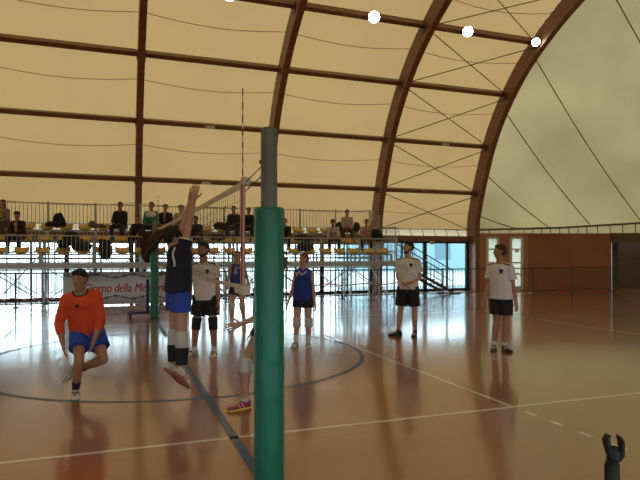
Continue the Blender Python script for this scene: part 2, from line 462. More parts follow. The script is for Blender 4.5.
for z in (4.28, 6.2, 8.08, 9.6, 10.8, 11.7):
    b = MB(); fi = idx_at_z(z); v, zz = prof_at(fi, .22); nn = _norm(int(fi)); ang = math.atan2(nn.y, nn.x)
    R = Matrix.Rotation(ang, 3, 'X')
    for i in range(len(ARCH_U)-1):
        a, c = ARCH_U[i]+.12, ARCH_U[i+1]-.12
        b.box(((a+c)/2, v, zz), (c-a, .26, .15), M=R)
    o = b.build('roof_purlin', M_WOOD); tag(o, plab[z], 'beam', 'purlins of the tent roof')
for sgn, nm in ((1, 'far'), (-1, 'near')):
    b = MB().span((ARCH_U[0], VW+.12 if sgn > 0 else 2*VC-VW-.12-.2, 2.18), (ARCH_U[-1], VW+.32 if sgn > 0 else 2*VC-VW-.12, 2.43))
    o = b.build('trim_1' if sgn > 0 else 'trim_2', M_WOOD); struct(o)
    if sgn > 0: o['label'] = plab[2.31]
zs = [2.6, 4.28, 6.2, 8.08, 9.6, 10.8, 11.7]
heights = ['between the window wall and the lowest purlin', 'between the lowest and second purlins', 'between the second and third purlins', 'between the third purlin and the floodlights', 'between fourth and fifth purlins', 'under the ridge']
for i in range(len(zs)-1):
    for s_ in (0, 1):
        a = prof_at(idx_at_z(zs[i]), .02+.08*s_); c = prof_at(idx_at_z(zs[i+1]), .02+.08*s_)
        u0, u1 = (ARCH_U[5]+.12, ARCH_U[6]-.12) if s_ == 0 else (ARCH_U[6]-.12, ARCH_U[5]+.12)
        b = MB().tube([(u0, a[0], a[1]+.1), (u1, c[0], c[1]-.1)], .018, 5)
        o = b.build('bracing_cable', M_DSTEEL)
        tag(o, 'thin cable rising to the %s, %s' % ('right' if s_ == 0 else 'left', heights[i]), 'cable', 'bracing cables between the last two arches')

# ------------------------------------------------------------------ far window wall
mull_w = 1.2
for k in range(len(ARCH_U)-1):
    a, c = ARCH_U[k]+.14, ARCH_U[k+1]-.14
    fr = MB(); n4 = 4; st = (c-a)/n4
    for i in range(n4+1):
        wd = .16 if i % 2 == 0 else .06
        x = a+i*st; x = min(max(x, a+wd/2), c-wd/2)
        fr.box((x, VW+.15, 1.09), (wd, .10, 2.18))
    fr.box(((a+c)/2, VW+.15, .05), (c-a, .1, .1)); fr.box(((a+c)/2, VW+.15, 2.14), (c-a, .1, .08))
    o = struct(fr.build('window_%d' % (k+1), M_BLACK))
    mb = MB()
    for i in range(n4):
        x0, x1 = a+i*st, a+(i+1)*st
        for q in (1, 2): mb.box((x0+(x1-x0)*q/3, VW+.16, 1.1), (.035, .04, 2.08))
        mb.box(((x0+x1)/2, VW+.165, 1.45), (x1-x0, .04, .035)); mb.box(((x0+x1)/2, VW+.165, 1.80), (x1-x0, .04, .035))
        mb.box(((x0+x1)/2, VW+.165, 1.08), (x1-x0, .04, .05))
    if k < 5: mb.build('mullion', M_WHITE, o)
    MB().box(((a+c)/2, VW+.19, 1.1), (c-a, .008, 2.1)).build('pane', M_GLASS, o)
struct(MB().span((ARCH_U[0], -3.4, 0), (ARCH_U[-1], -3.15, .5)).build('wall_near', M_TERRA2))
o = struct(MB().span((ARCH_U[0], -3.30, .5), (ARCH_U[-1], -3.29, 2.2)).build('window_7', M_GLASS)  # unseen glazing added behind the viewer to let in neutral fill light
)
# end walls follow the ring of the dome
def wall_run(name, pts, m, z1=2.55, th=.2, openings=()):
    b = MB()
    for i in range(len(pts)-1):
        p, q = Vector(pts[i]), Vector(pts[i+1]); d = (q-p); L = d.length; rz = math.atan2(d.y, d.x)
        b.box(((p.x+q.x)/2, (p.y+q.y)/2, z1/2), (L, th, z1), rz)
    return struct(b.build(name, m))
def seg_wall(name, p, q, z1, m, holes=(), th=.2):
    """holes: (start m, end m, head z) along the wall"""
    b = MB(); p, q = Vector(p), Vector(q); d = q-p; L = d.length; rz = math.atan2(d.y, d.x); t = d/L; x = 0
    def blk(s0, s1, za, zb):
        c = p+t*(s0+s1)/2; b.box((c.x-p.x, c.y-p.y, (za+zb)/2), (s1-s0, th, zb-za), rz)
    for h in sorted(holes):
        blk(x, h[0], 0, z1); blk(h[0], h[1], h[2], z1); x = h[1]
    blk(x, L, 0, z1)
    o = struct(b.build(name, m)); o.location = (p.x, p.y, 0)
    return o, p, t, rz
A0 = Vector(ph(474, 25.75)); A1 = Vector(ph(527, 25.9)); A2 = Vector(ph(610, 26.0))
def along(px, Pa, Pb):                     # distance from Pa of the point of the wall seen in this column
    best = 0
    for i in range(2001):
        p = Pa.lerp(Pb, i/2000); x = p.x*CS - p.y*SN; y = p.x*SN + p.y*CS
        if 320+F*x/y <= px: best = i/2000
    return best*(Pb-Pa).length
h1 = (along(485.5, A0, A1), along(499.5, A0, A1)); h2 = (along(509, A0, A1), along(523.5, A0, A1))
HZ = 2.42
_, pw, tw, rzw = seg_wall('wall_right', A0, A1, 2.56, M_TERRA2, [(h1[0], h1[1], HZ), (h2[0], h2[1], HZ)])
for k, hh in enumerate((h1, h2)):
    c = pw + tw*(hh[0]+hh[1])/2; wd = hh[1]-hh[0]
    b = MB(); fw = .13
    R = rzw
    def bx(bb, lx, z, sx, sz, sy=.09, ly=0):
        q = c + tw*lx; nrm = Vector((-tw.y, tw.x)); q = q + nrm*ly
        bb.box((q.x-c.x, q.y-c.y, z), (sx, sy, sz), R)
    bx(b, -wd/2+fw/2, HZ/2, fw, HZ); bx(b, wd/2-fw/2, HZ/2, fw, HZ); bx(b, 0, HZ-.05, wd, .1); bx(b, 0, .09, wd, .18)
    o = struct(b.build('door_%d' % (k+1), M_WHITE)); o.location = (c.x, c.y, 0)
    r_ = MB()
    for z in (.75, 1.25, 1.85): bx(r_, 0, z, wd-2*fw, .05)
    r_.build('glazing_bar', M_WHITE, o)
    pn = MB(); bx(pn, 0, HZ/2, wd-2*fw, HZ-.2, .01); pn.build('pane', M_FROST, o)
    hb = MB(); bx(hb, wd/2-.05, 1.05, .03, .14, .05, -.06); hb.build('door_handle', M_STEEL, o)
    if k == 1:
        sb = MB(); bx(sb, 0, 1.78, .16, .16, .01, -.05); sb.build('notice', M_WHITE, o)['label'] = 'small white notice stuck on the glass'
seg_wall('wall_right', A1, A2, 2.56, M_TERRA)
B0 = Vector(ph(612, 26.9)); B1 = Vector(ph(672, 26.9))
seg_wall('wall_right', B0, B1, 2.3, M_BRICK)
# recess: dark column and cornice
A3 = Vector(ph(672, 26.0))
seg_wall('trim_3', A2, A3, .001, M_CONC) if False else None
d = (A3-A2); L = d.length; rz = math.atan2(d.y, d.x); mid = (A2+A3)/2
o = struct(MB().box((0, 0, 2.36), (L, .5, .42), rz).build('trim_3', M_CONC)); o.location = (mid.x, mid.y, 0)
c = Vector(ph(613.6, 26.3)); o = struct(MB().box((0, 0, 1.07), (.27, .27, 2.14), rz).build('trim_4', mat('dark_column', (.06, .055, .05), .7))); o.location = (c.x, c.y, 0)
P = [(B1.x, B1.y), (27.9, 15.3), (29.1, 9.5), (27.9, 3.7), (22.8, -.7), (15.3, -3.3)]
wall_run('wall_end', P, M_TERRA, 3.0)
PL = [(1.8-15.3, 22.3)] + [(1.8-x, 2*VC-y) for x, y in [(22.8, -.7), (27.9, 3.7), (29.1, 9.5), (27.9, 15.3)]] + [(1.8-B1.x, 2*VC-B1.y+.0), (1.8-15.3, -3.3)]
wall_run('wall_left', PL, M_TERRA2, 2.9)

# exit-route sign on the window head
u = u_at(433, 22.0); o = thing('emergency_sign', 'small white pictogram sign on the beam above the glass doors', 'sign', (u, 22.08, 2.12))
MB().box((0, 0, 0), (.2, .04, .14)).build('sign_plate', M_WHITE, o)
MB().add([(-.06, -.022, -.04), (.0, -.022, -.04), (.05, -.022, .0), (0, -.022, .04), (-.06, -.022, .04), (-.02, -.022, 0)], [(0,1,2,3,4,5)]).build('pictogram', mat('dull_green', (.10, .25, .16), .6), o)
# tiny lamp housings on purlins
for px, py, z, lab in ((210, 125, 6.2, 'small white fixture on the second purlin, left of the net post'), (206, 182, 4.28, 'small white fixture on the lowest purlin, above the jumping player'),
                       (445, 141, 6.2, 'small white fixture on the second purlin between the two right arches')):
    v, zz = prof_at(idx_at_z(z), 0.06); o = thing('emergency_light', lab, 'light fixture', (u_at(px, v), v-.05, zz-.02), group='small fixtures on the purlins')
    MB().box((0, 0, 0), (.32, .10, .09)).build('housing', M_WHITE, o, bevel=.02)
    MB().box((0, -.055, 0), (.26, .02, .06)).build('diffuser', mat('diffuser', (.6, .62, .6), .4), o)

# floodlights
M_LAMP = mat('floodlight_glass', (1, .98, .92), .3, emit=28, var=0)
flabs = ['lit floodlight at the top edge, left of the net post arch', 'lit floodlight at the top centre, largest glare of the row', 'lit floodlight between the two right arches', 'lit floodlight beside the thick right arch']
for k, (px, rr) in enumerate(((229, .20), (373, .20), (466, .19), (537.5, .16))):
    v, z = prof_at(idx_at_z(9.6), -.02); u = u_at(px, v-.15)
    if k == 3: u = 15.0
    o = thing('floodlight', flabs[k], 'floodlight', (u, v-.14, z-.02), -TH*.5, 'round floodlights on the fourth purlin')
    dirv = Vector((-.25, -.85, -.55)).normalized(); base = Vector((0, -.16, .02))
    MB().tube([base-dirv*.22, base-dirv*.12, base], [.07, .12, rr], 16).build('housing', M_STEEL, o)
    MB().tube([base, base+dirv*.03], [rr*.93, rr*.9], 20).build('lamp_glass', M_LAMP, o)
    MB().tube([(-rr-.02, base.y, base.z), (-rr-.02, 0, .12), (rr+.02, 0, .12), (rr+.02, base.y, base.z)], .014, 5).build('bracket', M_DSTEEL, o)

# ------------------------------------------------------------------ outdoors
bo = thing('building', 'made-up pale bluish building, added for the cyan light in the windows behind the stairs', 'building', (36, 50, -.13), -.25)  # invented block, its colour supplies the cyan light beyond the glass
bb = MB().span((-14, 0, 0), (14, 9, 5.5)); bb.build('wall', mat('pale_blue_render', (.33, .50, .56), .9), bo)
for i in range(7):
    MB().span((-12.5+i*3.7, -.06, 1.2), (-10.9+i*3.7, .02, 3.4)).build('window', mat('dull_window', (.16, .27, .32), .3), bo)
MB().span((-14.5, -.6, 5.5), (14.5, 9.6, 5.9)).build('roof', mat('roof_grey', (.4, .4, .4), .8), bo)

# ------------------------------------------------------------------ bleachers
JU = [9.83-1.48*k for k in range(12)]
UL, UR = JU[-1], JU[0]
bl = thing('bleachers', 'steel scaffold bleachers with rows of yellow seats along the window wall', 'bleachers', (0, 20, 0))
def blp(mb, name, m, **k):
    o = mb.build(name, m, bl, **k); o.location = (0, -20, 0); return o
VF, VB = 18.9, 21.25
ROWS = [(20.72, 2.47, 2.10), (20.02, 2.07, 1.70), (19.32, 1.68, 1.31)]       # seat V, seat z, deck z
for i, (v, sz, dz) in enumerate(ROWS):
    blp(MB().span((UL, v-.42, dz-.04), (UR, v+.10, dz)), 'deck', M_PLANK)
    b = MB().tube([(UL, v, sz-.06), (UR, v, sz-.06)], .03, 6)
    for u in JU: b.span((u-.03, v-.03, dz), (u+.03, v+.03, sz-.05))
    blp(b, 'seat_rail', M_STEEL)
# one shallow bucket seat, copied
sb = MB(); rings = []
prof = [(-.20, .02), (-.17, .0), (-.05, -.015), (.08, -.01), (.15, .03), (.18, .10), (.19, .15)]
for (y, z) in prof:
    ring_t = [(x, y - .02*abs(x)/.2, z + .05*(abs(x)/.205)**3) for x in (-.205, -.16, -.08, 0, .08, .16, .205)]
    rings.append(ring_t + [(x, yy-.0, zz-.03) for x, yy, zz in reversed(ring_t)])
sb.loft(rings)
seat_me = sb.mesh('seat', True); seat_me.materials.append(M_YSEAT)
for (v, sz, dz) in ROWS:
    for k in range(28):
        u = UR - .32 - .575*k
        if u < UL+.2: break
        s_ = link('seat', seat_me, bl); s_.location = (u, v-20, sz)
def rail_panel(u0, u1, v, z0, z1, name='rail_panel'):
    b = MB(); r = .013
    g = .025
    b.tube([(u0+g, v, z0), (u0+g, v, z1), (u1-g, v, z1), (u1-g, v, z0)], .022, 6); b.tube([(u0+g, v, z0), (u1-g, v, z0)], .02, 6)
    n = max(2, round((u1-u0)/.125))
    for i in range(1, n): x = u0+g+(u1-u0-2*g)*i/n; b.tube([(x, v, z0), (x, v, z1)], .009, 4)
    return blp(b, name, M_STEEL)
for i in range(11):
    rail_panel(JU[i+1], JU[i], VB, 2.12, 3.34); rail_panel(JU[i+1], JU[i], VF, 1.36, 2.18)
b = MB().span((UL, VF-.04, 1.19), (UR, VF+.04, 1.34)).span((UL, VB-.04, 2.0), (UR, VB+.04, 2.1))
blp(b, 'edge_beam', mat('light_steel', (.42, .44, .44), .5, .4))
def scaffold(u):
    b = MB()
    for v, z1 in ((19.68, 1.66), (20.35, 2.06), (21.25, 3.4)):
        b.tube([(u, v, 0.02), (u, v, z1)], .032, 6); b.box((u, v, .01), (.14, .14, .02))
    b.tube([(u, 18.9, 1.22), (u, 21.25, 1.22)], .028, 6)
    b.tube([(u, 19.68, .1), (u, 21.25, 1.2)], .02, 5); b.tube([(u, 18.9, 1.24), (u, 18.9, 2.20)], .028, 6)
    b.tube([(u, 20.35, 1.68), (u, 21.25, 1.68)], .024, 5)
    return blp(b, 'scaffold_frame', M_STEEL)
for u in JU: scaffold(u)
for i in range(11):
    b = MB(); u0, u1 = JU[i+1], JU[i]
    b.tube([(u0, 19.72, .12 if i % 2 else 1.15), (u1, 19.72, 1.15 if i % 2 else .12)], .018, 5)
    b.tube([(u0, 21.2, .12 if i % 2 == 0 else 1.9), (u1, 21.2, 1.9 if i % 2 == 0 else .12)], .018, 5)
    b.tube([(u0, 20.35, 1.2), (u1, 20.35, .2)], .014, 5)
    b.tube([(u0, 20.35, 1.5), (u1, 20.35, 1.5)], .02, 5)
    blp(b, 'brace', M_STEEL)
# end guard panels stepping down
for (va, vb, z0, z1) in ((20.9, 21.25, 2.1, 3.36), (20.35, 20.85, 1.7, 3.15), (18.95, 20.3, 1.35, 2.62)):
    b = MB(); b.tube([(UR, va, z0), (UR, va, z1), (UR, vb, z1), (UR, vb, z0)], .024, 6); b.tube([(UR, va, z0), (UR, vb, z0)], .02, 6)
    n = max(2, round((vb-va)/.12))
    for i in range(1, n): v = va+(vb-va)*i/n; b.tube([(UR, v, z0), (UR, v, z1)], .01, 4)
    blp(b, 'end_guard', M_STEEL)
# stairs at the right end
st = thing('staircase', 'steel stairs with handrails coming down from the right end of the bleachers', 'staircase', (11.6, 20.75, 0))
u0, u1, zt = 10.0, 13.15, 1.30; u0s = 10.75
def stp(mb, name, m): o = mb.build(name, m, st); o.location = (-11.6, -20.75, 0); return o
for v in (20.3, 21.2):
    b = MB(); b.tube([(u1, v, .05), (u0s, v, zt-.05), (u0, v, zt-.05)], .03, 4, r2=.08); stp(b, 'stringer', M_DSTEEL)
    b = MB(); z = .95
    b.tube([(u1, v, .1), (u1, v, z), (u0s, v, zt+.9), (u0, v, zt+.9), (u0, v, zt)], .024, 6); b.tube([(u1, v, z-.45), (u0s, v, zt+.45), (u0, v, zt+.45)], .016, 6)
    for i in range(1, 14): t = i/14; x = u1+(u0s-u1)*t; zz = .1+(zt-.15)*t; b.tube([(x, v, zz), (x, v, zz+.88)], .010, 4)
    for i in range(5): x = u0+.02+(u0s-u0)*i/5; b.tube([(x, v, zt), (x, v, zt+.9)], .010, 4)
    stp(b, 'handrail', M_DSTEEL)
for i in range(6):
    t = (i+.5)/6; x = u1+(u0s-u1)*t; stp(MB().box((x, 20.75, .1+zt*t*.92), (.26, .86, .035)), 'tread', M_DSTEEL)
stp(MB().span((u0, 20.32, zt-.06), (u0s, 21.18, zt-.02)), 'landing', M_DSTEEL)
stp(MB().box((u1+.1, 20.75, .03), (.5, 1.0, .06)), 'base_step', M_DSTEEL)

# ------------------------------------------------------------------ fence along the far side of the court
FV = 19.5
fn = thing('fence', 'long low dark metal railing between the court and the bleachers', 'fence', (0, FV, 0))
fu0, fu1, pw_ = -7.0, 20.7, 2.08
nP = 13; pwid = (fu1-fu0)/nP
for i in range(nP):
    a, c = fu0+i*pwid, fu0+(i+1)*pwid; b = MB()
    b.tube([(a+.03, 0, 1.04), (c-.03, 0, 1.04)], .024, 6); b.tube([(a+.03, 0, .10), (c-.03, 0, .10)], .02, 6)
    k = 15
    for j in range(1, k): x = a+(c-a)*j/k; b.tube([(x, 0, .1), (x, 0, 1.04)], .0095, 4)
    b.build('fence_panel', M_FENCE, fn)
    MB().tube([(a, 0, .0), (a, 0, 1.07)], .032, 6).box((a, 0, .012), (.14, .3, .024)).build('fence_post', M_FENCE, fn)
MB().tube([(fu1, 0, .0), (fu1, 0, 1.07)], .032, 6).box((fu1, 0, .012), (.14, .3, .024)).build('fence_post', M_FENCE, fn)
# banner
ub0, ub1 = u_at(63, 19.44), u_at(172, 19.44)
ban = thing('banner', 'white cloth banner with red italic lettering and printed barbed wire', 'banner', ((ub0+ub1)/2, 19.43, .56))
W = ub1-ub0
b = MB(); nx = 40; vs = []
for i in range(nx+1):
    x = -W/2+W*i/nx
    for z in (-.53, 0, .50): vs.append((x, .006*math.sin(i*.9+z*3), z))
b.add(vs, [(i*3+j, i*3+j+1, i*3+j+4, i*3+j+3) for i in range(nx) for j in range(2)])
o = b.build('cloth', membrane('banner_cloth', (.70, .66, .64), (.80, .76, .72), .05, 1, .55), ban, smooth=True)
so = o.modifiers.new('t', 'SOLIDIFY'); so.thickness = .004
tm = text_mesh('Giorno della Memoria', .42, .002, .22, 0)
_b = bmesh.new(); _b.from_mesh(tm)
for dx in (-.012, .012):
    _n0 = len(_b.verts); _b.from_mesh(tm); _b.verts.ensure_lookup_table()
    for _v in _b.verts[_n0:]: _v.co.x += dx; _v.co.z += dx*.02
_b.to_mesh(tm); _b.free(); tm.materials.append(mat('banner_red', (.50, .035, .04), .6))
xs = [v.co.x for v in tm.vertices]; tw_ = max(xs)-min(xs)
o = link('lettering', tm, ban); o.rotation_euler = (PI/2, 0, 0)
tw2 = u_at(167, 19.4)-u_at(83, 19.4); sc = tw2/tw_; o.scale = (sc, sc*1.38, 1)
o.location = ((u_at(167, 19.4)+u_at(83, 19.4))/2 - ban.location.x, -.022, -.02)
# the word group "no della Mem" is centred on that column
wire = MB(); rnd = random.Random(4)
for z0 in (.37, -.31):
    pts = [(-W/2+W*i/60, -.012, z0+.05*math.sin(i*.33+z0*5)) for i in range(61)]
    wire.tube(pts, .014, 5)
    for i in range(3, 60, 5):
        p = pts[i]
        for dx, dz in ((.04, .07), (-.05, .06), (.06, -.03)): wire.tube([(p[0]-dx, -.014, p[2]-dz), (p[0]+dx, -.014, p[2]+dz)], .007, 4)
wire.build('barbed_wire_print', M_BLACK, ban)
# red and white tape slung along the fence
M_TAPE = mat('red_white_tape', (.62, .22, .30), .5)
M_TAPE = bpy.data.materials.new('red_white_tape'); M_TAPE.use_nodes = True
_n = M_TAPE.node_tree; _t = _n.nodes.new('ShaderNodeTexCoord'); _w = _n.nodes.new('ShaderNodeTexWave'); _w.inputs['Scale'].default_value = 1.2
_r = _n.nodes.new('ShaderNodeValToRGB'); _r.color_ramp.interpolation = 'CONSTANT'; _r.color_ramp.elements[1].position = .5
_r.color_ramp.elements[0].color = (.55, .05, .10, 1); _r.color_ramp.elements[1].color = (.7, .66, .66, 1)
_n.links.new(_t.outputs['Object'], _w.inputs[0]); _n.links.new(_w.outputs['Color'], _r.inputs[0]); _n.links.new(_r.outputs[0], _n.nodes['Principled BSDF'].inputs['Base Color'])
def tape(ua, ub, z, lab):
    n = 40; rings = []
    for i in range(n+1):
        x = ua+(ub-ua)*i/n; zz = z-.06*abs(math.sin(PI*3*i/n))
        rings.append([(x, FV-.05, zz-.02), (x, FV-.045, zz-.02), (x, FV-.045, zz+.02), (x, FV-.05, zz+.02)])
    o = MB().loft(rings).build('barrier_tape', M_TAPE); tag(o, lab, 'tape', 'barrier tapes on the railing')
tape(-3.6, -1.2, .30, 'red and white barrier tape low on the railing, left of the boy in orange')
tape(5.9, 10.2, .55, 'red and white barrier tape on the railing left of the bearded player')

# ------------------------------------------------------------------ net, posts
def net_post(V, lab, low):
    t = thing('net_post', lab, 'post', (NU, V, 0), group='volleyball posts')
    MB().tube([(0,0,0), (0,0,2.49)], .057, 20).tube([(0,0,2.49), (0,0,2.50)], [.05, .045], 20).build('pole', mat('weathered_pole', (.17, .17, .16), .6, .3, .25, 9), t, smooth=False)
    n = 40; rings = []; rnd = random.Random(int(V))
    for i in range(70):
        z = .03+1.92*i/69
        ring = []
        for k in range(n):
            a = 2*PI*k/n
            d = .0035*noise.noise(Vector((a*1.2*2, z*9 + a*2.4, V))) + .0022*noise.noise(Vector((math.cos(a)*5, math.sin(a)*5, z*24)))
            e = .006 if (i == 0 or i == 69) else 0
            rr = .104+d-e
            ring.append((rr*math.cos(a), rr*math.sin(a), z))
        rings.append(ring)
    MB().loft(rings).build('padding', M_PAD, t, smooth=True)
    if V > 10:
        for z in (.25, .8, 1.35): MB().box((.06, -.088, z), (.06, .03, .03)).build('strap', M_BLACK, t)
    MB().tube([(0,0,.0), (0,0,.02)], .14, 24).build('base_plate', M_DSTEEL, t)
    return t
PV0, PV1 = 3.85, 15.15
net_post(PV0, 'near volleyball post wrapped in green padding, tall grey pole above it', 1); net_post(PV1, 'far volleyball post in green padding behind the ponytail', 0)
# trolley with blue frame at the far post
tr = thing('post_trolley', 'blue steel wheeled stand at the foot of the far net post', 'trolley', (NU-.25, 15.45, 0))
M_BLUE = mat('blue_steel', (.02, .035, .14), .5)
MB().box((-.0, 0, .12), (.78, .07, .07)).box((.33, 0, .12), (.07, .6, .07)).box((-.33, 0, .12), (.07, .6, .07)).build('base_frame', M_BLUE, tr)
MB().box((.10, 0, .55), (.08, .06, .86)).build('upright', M_BLUE, tr)
for x in (-.33, .33):
    for y in (-.27, .27): MB().tube([(x-.02, y, .05), (x+.02, y, .05)], .05, 12).build('wheel', M_BLACK, tr)
net = thing('volleyball_net', 'white-taped volleyball net strung between the two padded posts', 'net', (NU, 9.5, 0))
NV0, NV1 = 4.60, 14.1
ztop = lambda v: 2.235 - .012*math.sin(PI*(v-NV0)/(NV1-NV0))
zbot = lambda v: 1.34 - .03*math.sin(PI*(v-NV0)/(NV1-NV0))
M_TAPEW = mat('net_tape', (.62, .58, .50), .7)
def netp(mb, name, m, **k): o = mb.build(name, m, net, **k); o.location = (-NU, -9.5, 0); return o
def band(zf, h, y0, y1, n=30):
    b = MB(); rings = []
    for i in range(n+1):
        v = y0+(y1-y0)*i/n; z = zf(v); rings.append([(NU-.005, v, z-h), (NU+.005, v, z-h), (NU+.005, v, z), (NU-.005, v, z)])
    return b.loft(rings)
netp(band(ztop, .055, NV0, NV1), 'top_tape', M_TAPEW)
netp(band(lambda v: zbot(v)+.035, .035, NV0-.02, NV1), 'bottom_tape', M_TAPEW)
b = MB(); r = .0022; nv = 88
for j in range(1, 9):
    b.tube([(NU, NV0+(NV1-NV0)*i/12, zbot(NV0+(NV1-NV0)*i/12)+(ztop(NV0)-zbot(NV0)-.06)*j/9) for i in range(13)], r, 3)
for i in range(nv+1):
    v = NV0+(NV1-NV0)*i/nv; b.tube([(NU, v, zbot(v)), (NU, v, ztop(v)-.05)], r, 3)
netp(b, 'mesh_cords', mat('net_cord', (.05, .045, .04), .8))
for v in (NV0+.04, NV1-.04):
    netp(MB().span((NU-.008, v-.028, zbot(v)-.04), (NU-.004, v+.028, ztop(v))), 'side_band', M_TAPEW)
netp(MB().span((NU-.03, NV0-.05, 1.30), (NU+.03, NV0+.30, 1.37)), 'tape_end', M_TAPEW); netp(MB().span((NU-.03, NV0-.05, 2.19), (NU+.03, NV0+.02, 2.25)), 'tape_end', M_TAPEW)
b = MB()
for z in (2.21, 2.14, 1.36):
    b.tube([(NU, NV0, z), (NU, PV0+.055, z+(.07 if z > 2 else .2))], .004, 5)
    b.tube([(NU, NV1, z), (NU, PV1-.055, z+.04)], .006, 5)
b.tube([(NU, PV0+.045, 2.28), (NU-.03, PV0+.12, 2.28)], .016, 6)
netp(b, 'tension_rope', mat('rope', (.10, .09, .08), .8))
M_RED = mat('antenna_red', (.42, .03, .05), .5); 
def antenna(v, lab):
    t = thing('net_antenna', lab, 'antenna', (NU, v, 0), group='antennas at the ends of the net')
    x = 0.0
    for i in range(18):
        z = 2.0+1.0*i/18
        MB().tube([(x, 0, z), (x, 0, z+1.0/18)], .006, 6).build('stick_segment', M_RED if i % 2 else M_WHITE, t)
    MB().tube([(x, 0, 1.32), (x, 0, 2.26)], .017, 8).build('sleeve', M_RED, t)
    MB().tube([(x, .035, 1.32), (x, .035, 2.24)], .012, 6).build('sleeve_edge', M_WHITE, t)
antenna(4.70, 'tall red and white antenna rod at the near end of the net'); antenna(13.95, 'thin antenna rod at the far end of the net, above the spectators')

# ------------------------------------------------------------------ people
def V3(*a): return Vector(a)
RS = Matrix.Rotation
class Person:
    def __init__(s, px, Y, H, yaw, label, group=None, z0=0, pelvis_z=None, skin=0, voxel_=.0095, female=False, spine=(0,0,1), head_yaw=0, head_pitch=0, head_off=(0,0,0),
                 armR=((-.12,0,-1),(-.05,-.1,-1)), armL=((.12,0,-1),(.05,-.1,-1)), legR=((-.05,0,-1),(0,.05,-1)), legL=((.05,0,-1),(0,.05,-1)),
                 footR=None, footL=None, shrug=0, stocky=1.0):
        s.H = H; yaw = math.radians(yaw); s.Rb = RS(yaw, 3, 'Z'); s.Fv = s.Rb @ V3(0,-1,0); s.Lv = s.Rb @ V3(1,0,0)
        s.sp = V3(*spine).normalized(); s.stocky = stocky; s.female = female; s.vox = voxel_
        # torso frame
        z = s.sp; x = (s.Lv - z*s.Lv.dot(z)).normalized(); y = z.cross(x)      # y points backwards
        s.T = Matrix((x, y, z)).transposed()
        hip = V3(0,0,0); s.hip = hip
        tl = .29*H; s.tl = tl
        s.sh = hip + z*tl
        sw = (.082 if female else .094)*H*stocky; hw = .052*H
        s.shoulder = {1: s.sh + x*sw + z*(shrug*H - .033*H), -1: s.sh - x*sw + z*(shrug*H - .033*H)}
        s.hipj = {1: hip + x*hw, -1: hip - x*hw}
        s.arm = {}; s.leg = {}; s.foot = {}
        for sd, A in ((1, armL), (-1, armR)):
            u, f = V3(*A[0]).normalized(), V3(*A[1]).normalized(); e = s.shoulder[sd] + u*.168*H; w_ = e + f*.145*H
            h = V3(*A[2]).normalized() if len(A) > 2 else f
            s.arm[sd] = (s.shoulder[sd], e, w_, h)
        for sd, L_, ft in ((1, legL, footL), (-1, legR, footR)):
            t, c = V3(*L_[0]).normalized(), V3(*L_[1]).normalized(); k = s.hipj[sd] + t*.242*H; a = k + c*.235*H
            s.leg[sd] = (s.hipj[sd], k, a)
            s.foot[sd] = V3(*ft).normalized() if ft else (s.Fv + s.Lv*.25*sd).normalized()
        low = min(s.sole(sd) for sd in (1,-1))
        rootz = z0 - low if pelvis_z is None else pelvis_z
        s.off = V3(0,0,rootz)
        for d in (s.arm, s.leg):
            for k_ in d: d[k_] = tuple((p + s.off) if i < 3 else p for i, p in enumerate(d[k_]))
        for d in (s.shoulder, s.hipj):
            for k_ in d: d[k_] = d[k_] + s.off
        s.hip = s.hip + s.off; s.sh = s.sh + s.off
        s.pos = ph(px, Y)
        hy = yaw + math.radians(head_yaw)
        s.Rh = RS(hy, 3, 'Z') @ RS(math.radians(head_pitch), 3, 'X')       # pitch > 0 tips the face up
        s.head = s.sh + s.sp*.046*H + V3(0,0,.070*H) + s.Fv*.014*H + V3(*head_off)
        s.build_body(skin); s.ob['label'] = label; s.ob['category'] = 'person'
        if group: s.ob['group'] = group
    def sole(s, sd):
        a = s.leg[sd][2]; f = s.foot[sd]; H = s.H
        pts = [a + V3(0,0,-1)*.042*H if abs(f.z) < .3 else a + s._down(f)*.042*H, a + f*.11*H + s._down(f)*.040*H]
        return min(p.z for p in pts)
    def _down(s, f):
        sidev = f.cross(V3(0,0,1))
        if sidev.length < .05: sidev = s.Lv.copy()
        sidev.normalize(); d = f.cross(sidev).normalized()
        if abs(f.z) > .6:      # toes pointing down: the sole looks backwards
            if d.dot(s.Fv) > 0: d = -d
        elif d.z > 0: d = -d
        return d
    def torso(s, infl=0, t0=None, t1=None, loose=1, hem=0):
        H = s.H; st = s.stocky; fm = s.female
        S = [(-.20, .052, .048, 0), (-.10, .088, .062, 0), (.06, .094 if not fm else .098, .066, .004), (.25, .084 if not fm else .082, .058, 0), (.42, .080 if not fm else .073, .055, -.002), (.62, .091 if not fm else .082, .062, -.002),
             (.80, .097 if not fm else .085, .066 if not fm else .07, -.003), (.91, .080 if not fm else .070, .056, 0), (1.0, .052, .042, .002), (1.08, .034, .033, .003)]
        def at(t):
            for i in range(len(S)-1):
                if S[i][0] <= t <= S[i+1][0]:
                    q = (t-S[i][0])/(S[i+1][0]-S[i][0]); return [S[i][k]+(S[i+1][k]-S[i][k])*q for k in (1,2,3)]
            return list(S[0][1:]) if t < S[0][0] else list(S[-1][1:])
        t0 = S[0][0] if t0 is None else t0; t1 = S[-1][0] if t1 is None else t1; rings = []
        N = 16
        for i in range(N+1):
            t = t0+(t1-t0)*i/N; a, d, o = at(t); a = a*H*st+infl; d = d*H*st+infl
            if hem and t < .6: k = (.6-t)/.6; a = max(a, .092*H*st+infl)+hem*k; d = max(d, .066*H*st+infl)+hem*k*.6
            c = s.hip + s.sp*t*s.tl + s.T @ V3(0, o*H, 0)
            rings.append([c + s.T @ V3(a*math.cos(2*PI*k/20), d*math.sin(2*PI*k/20), 0) for k in range(20)])
        return rings
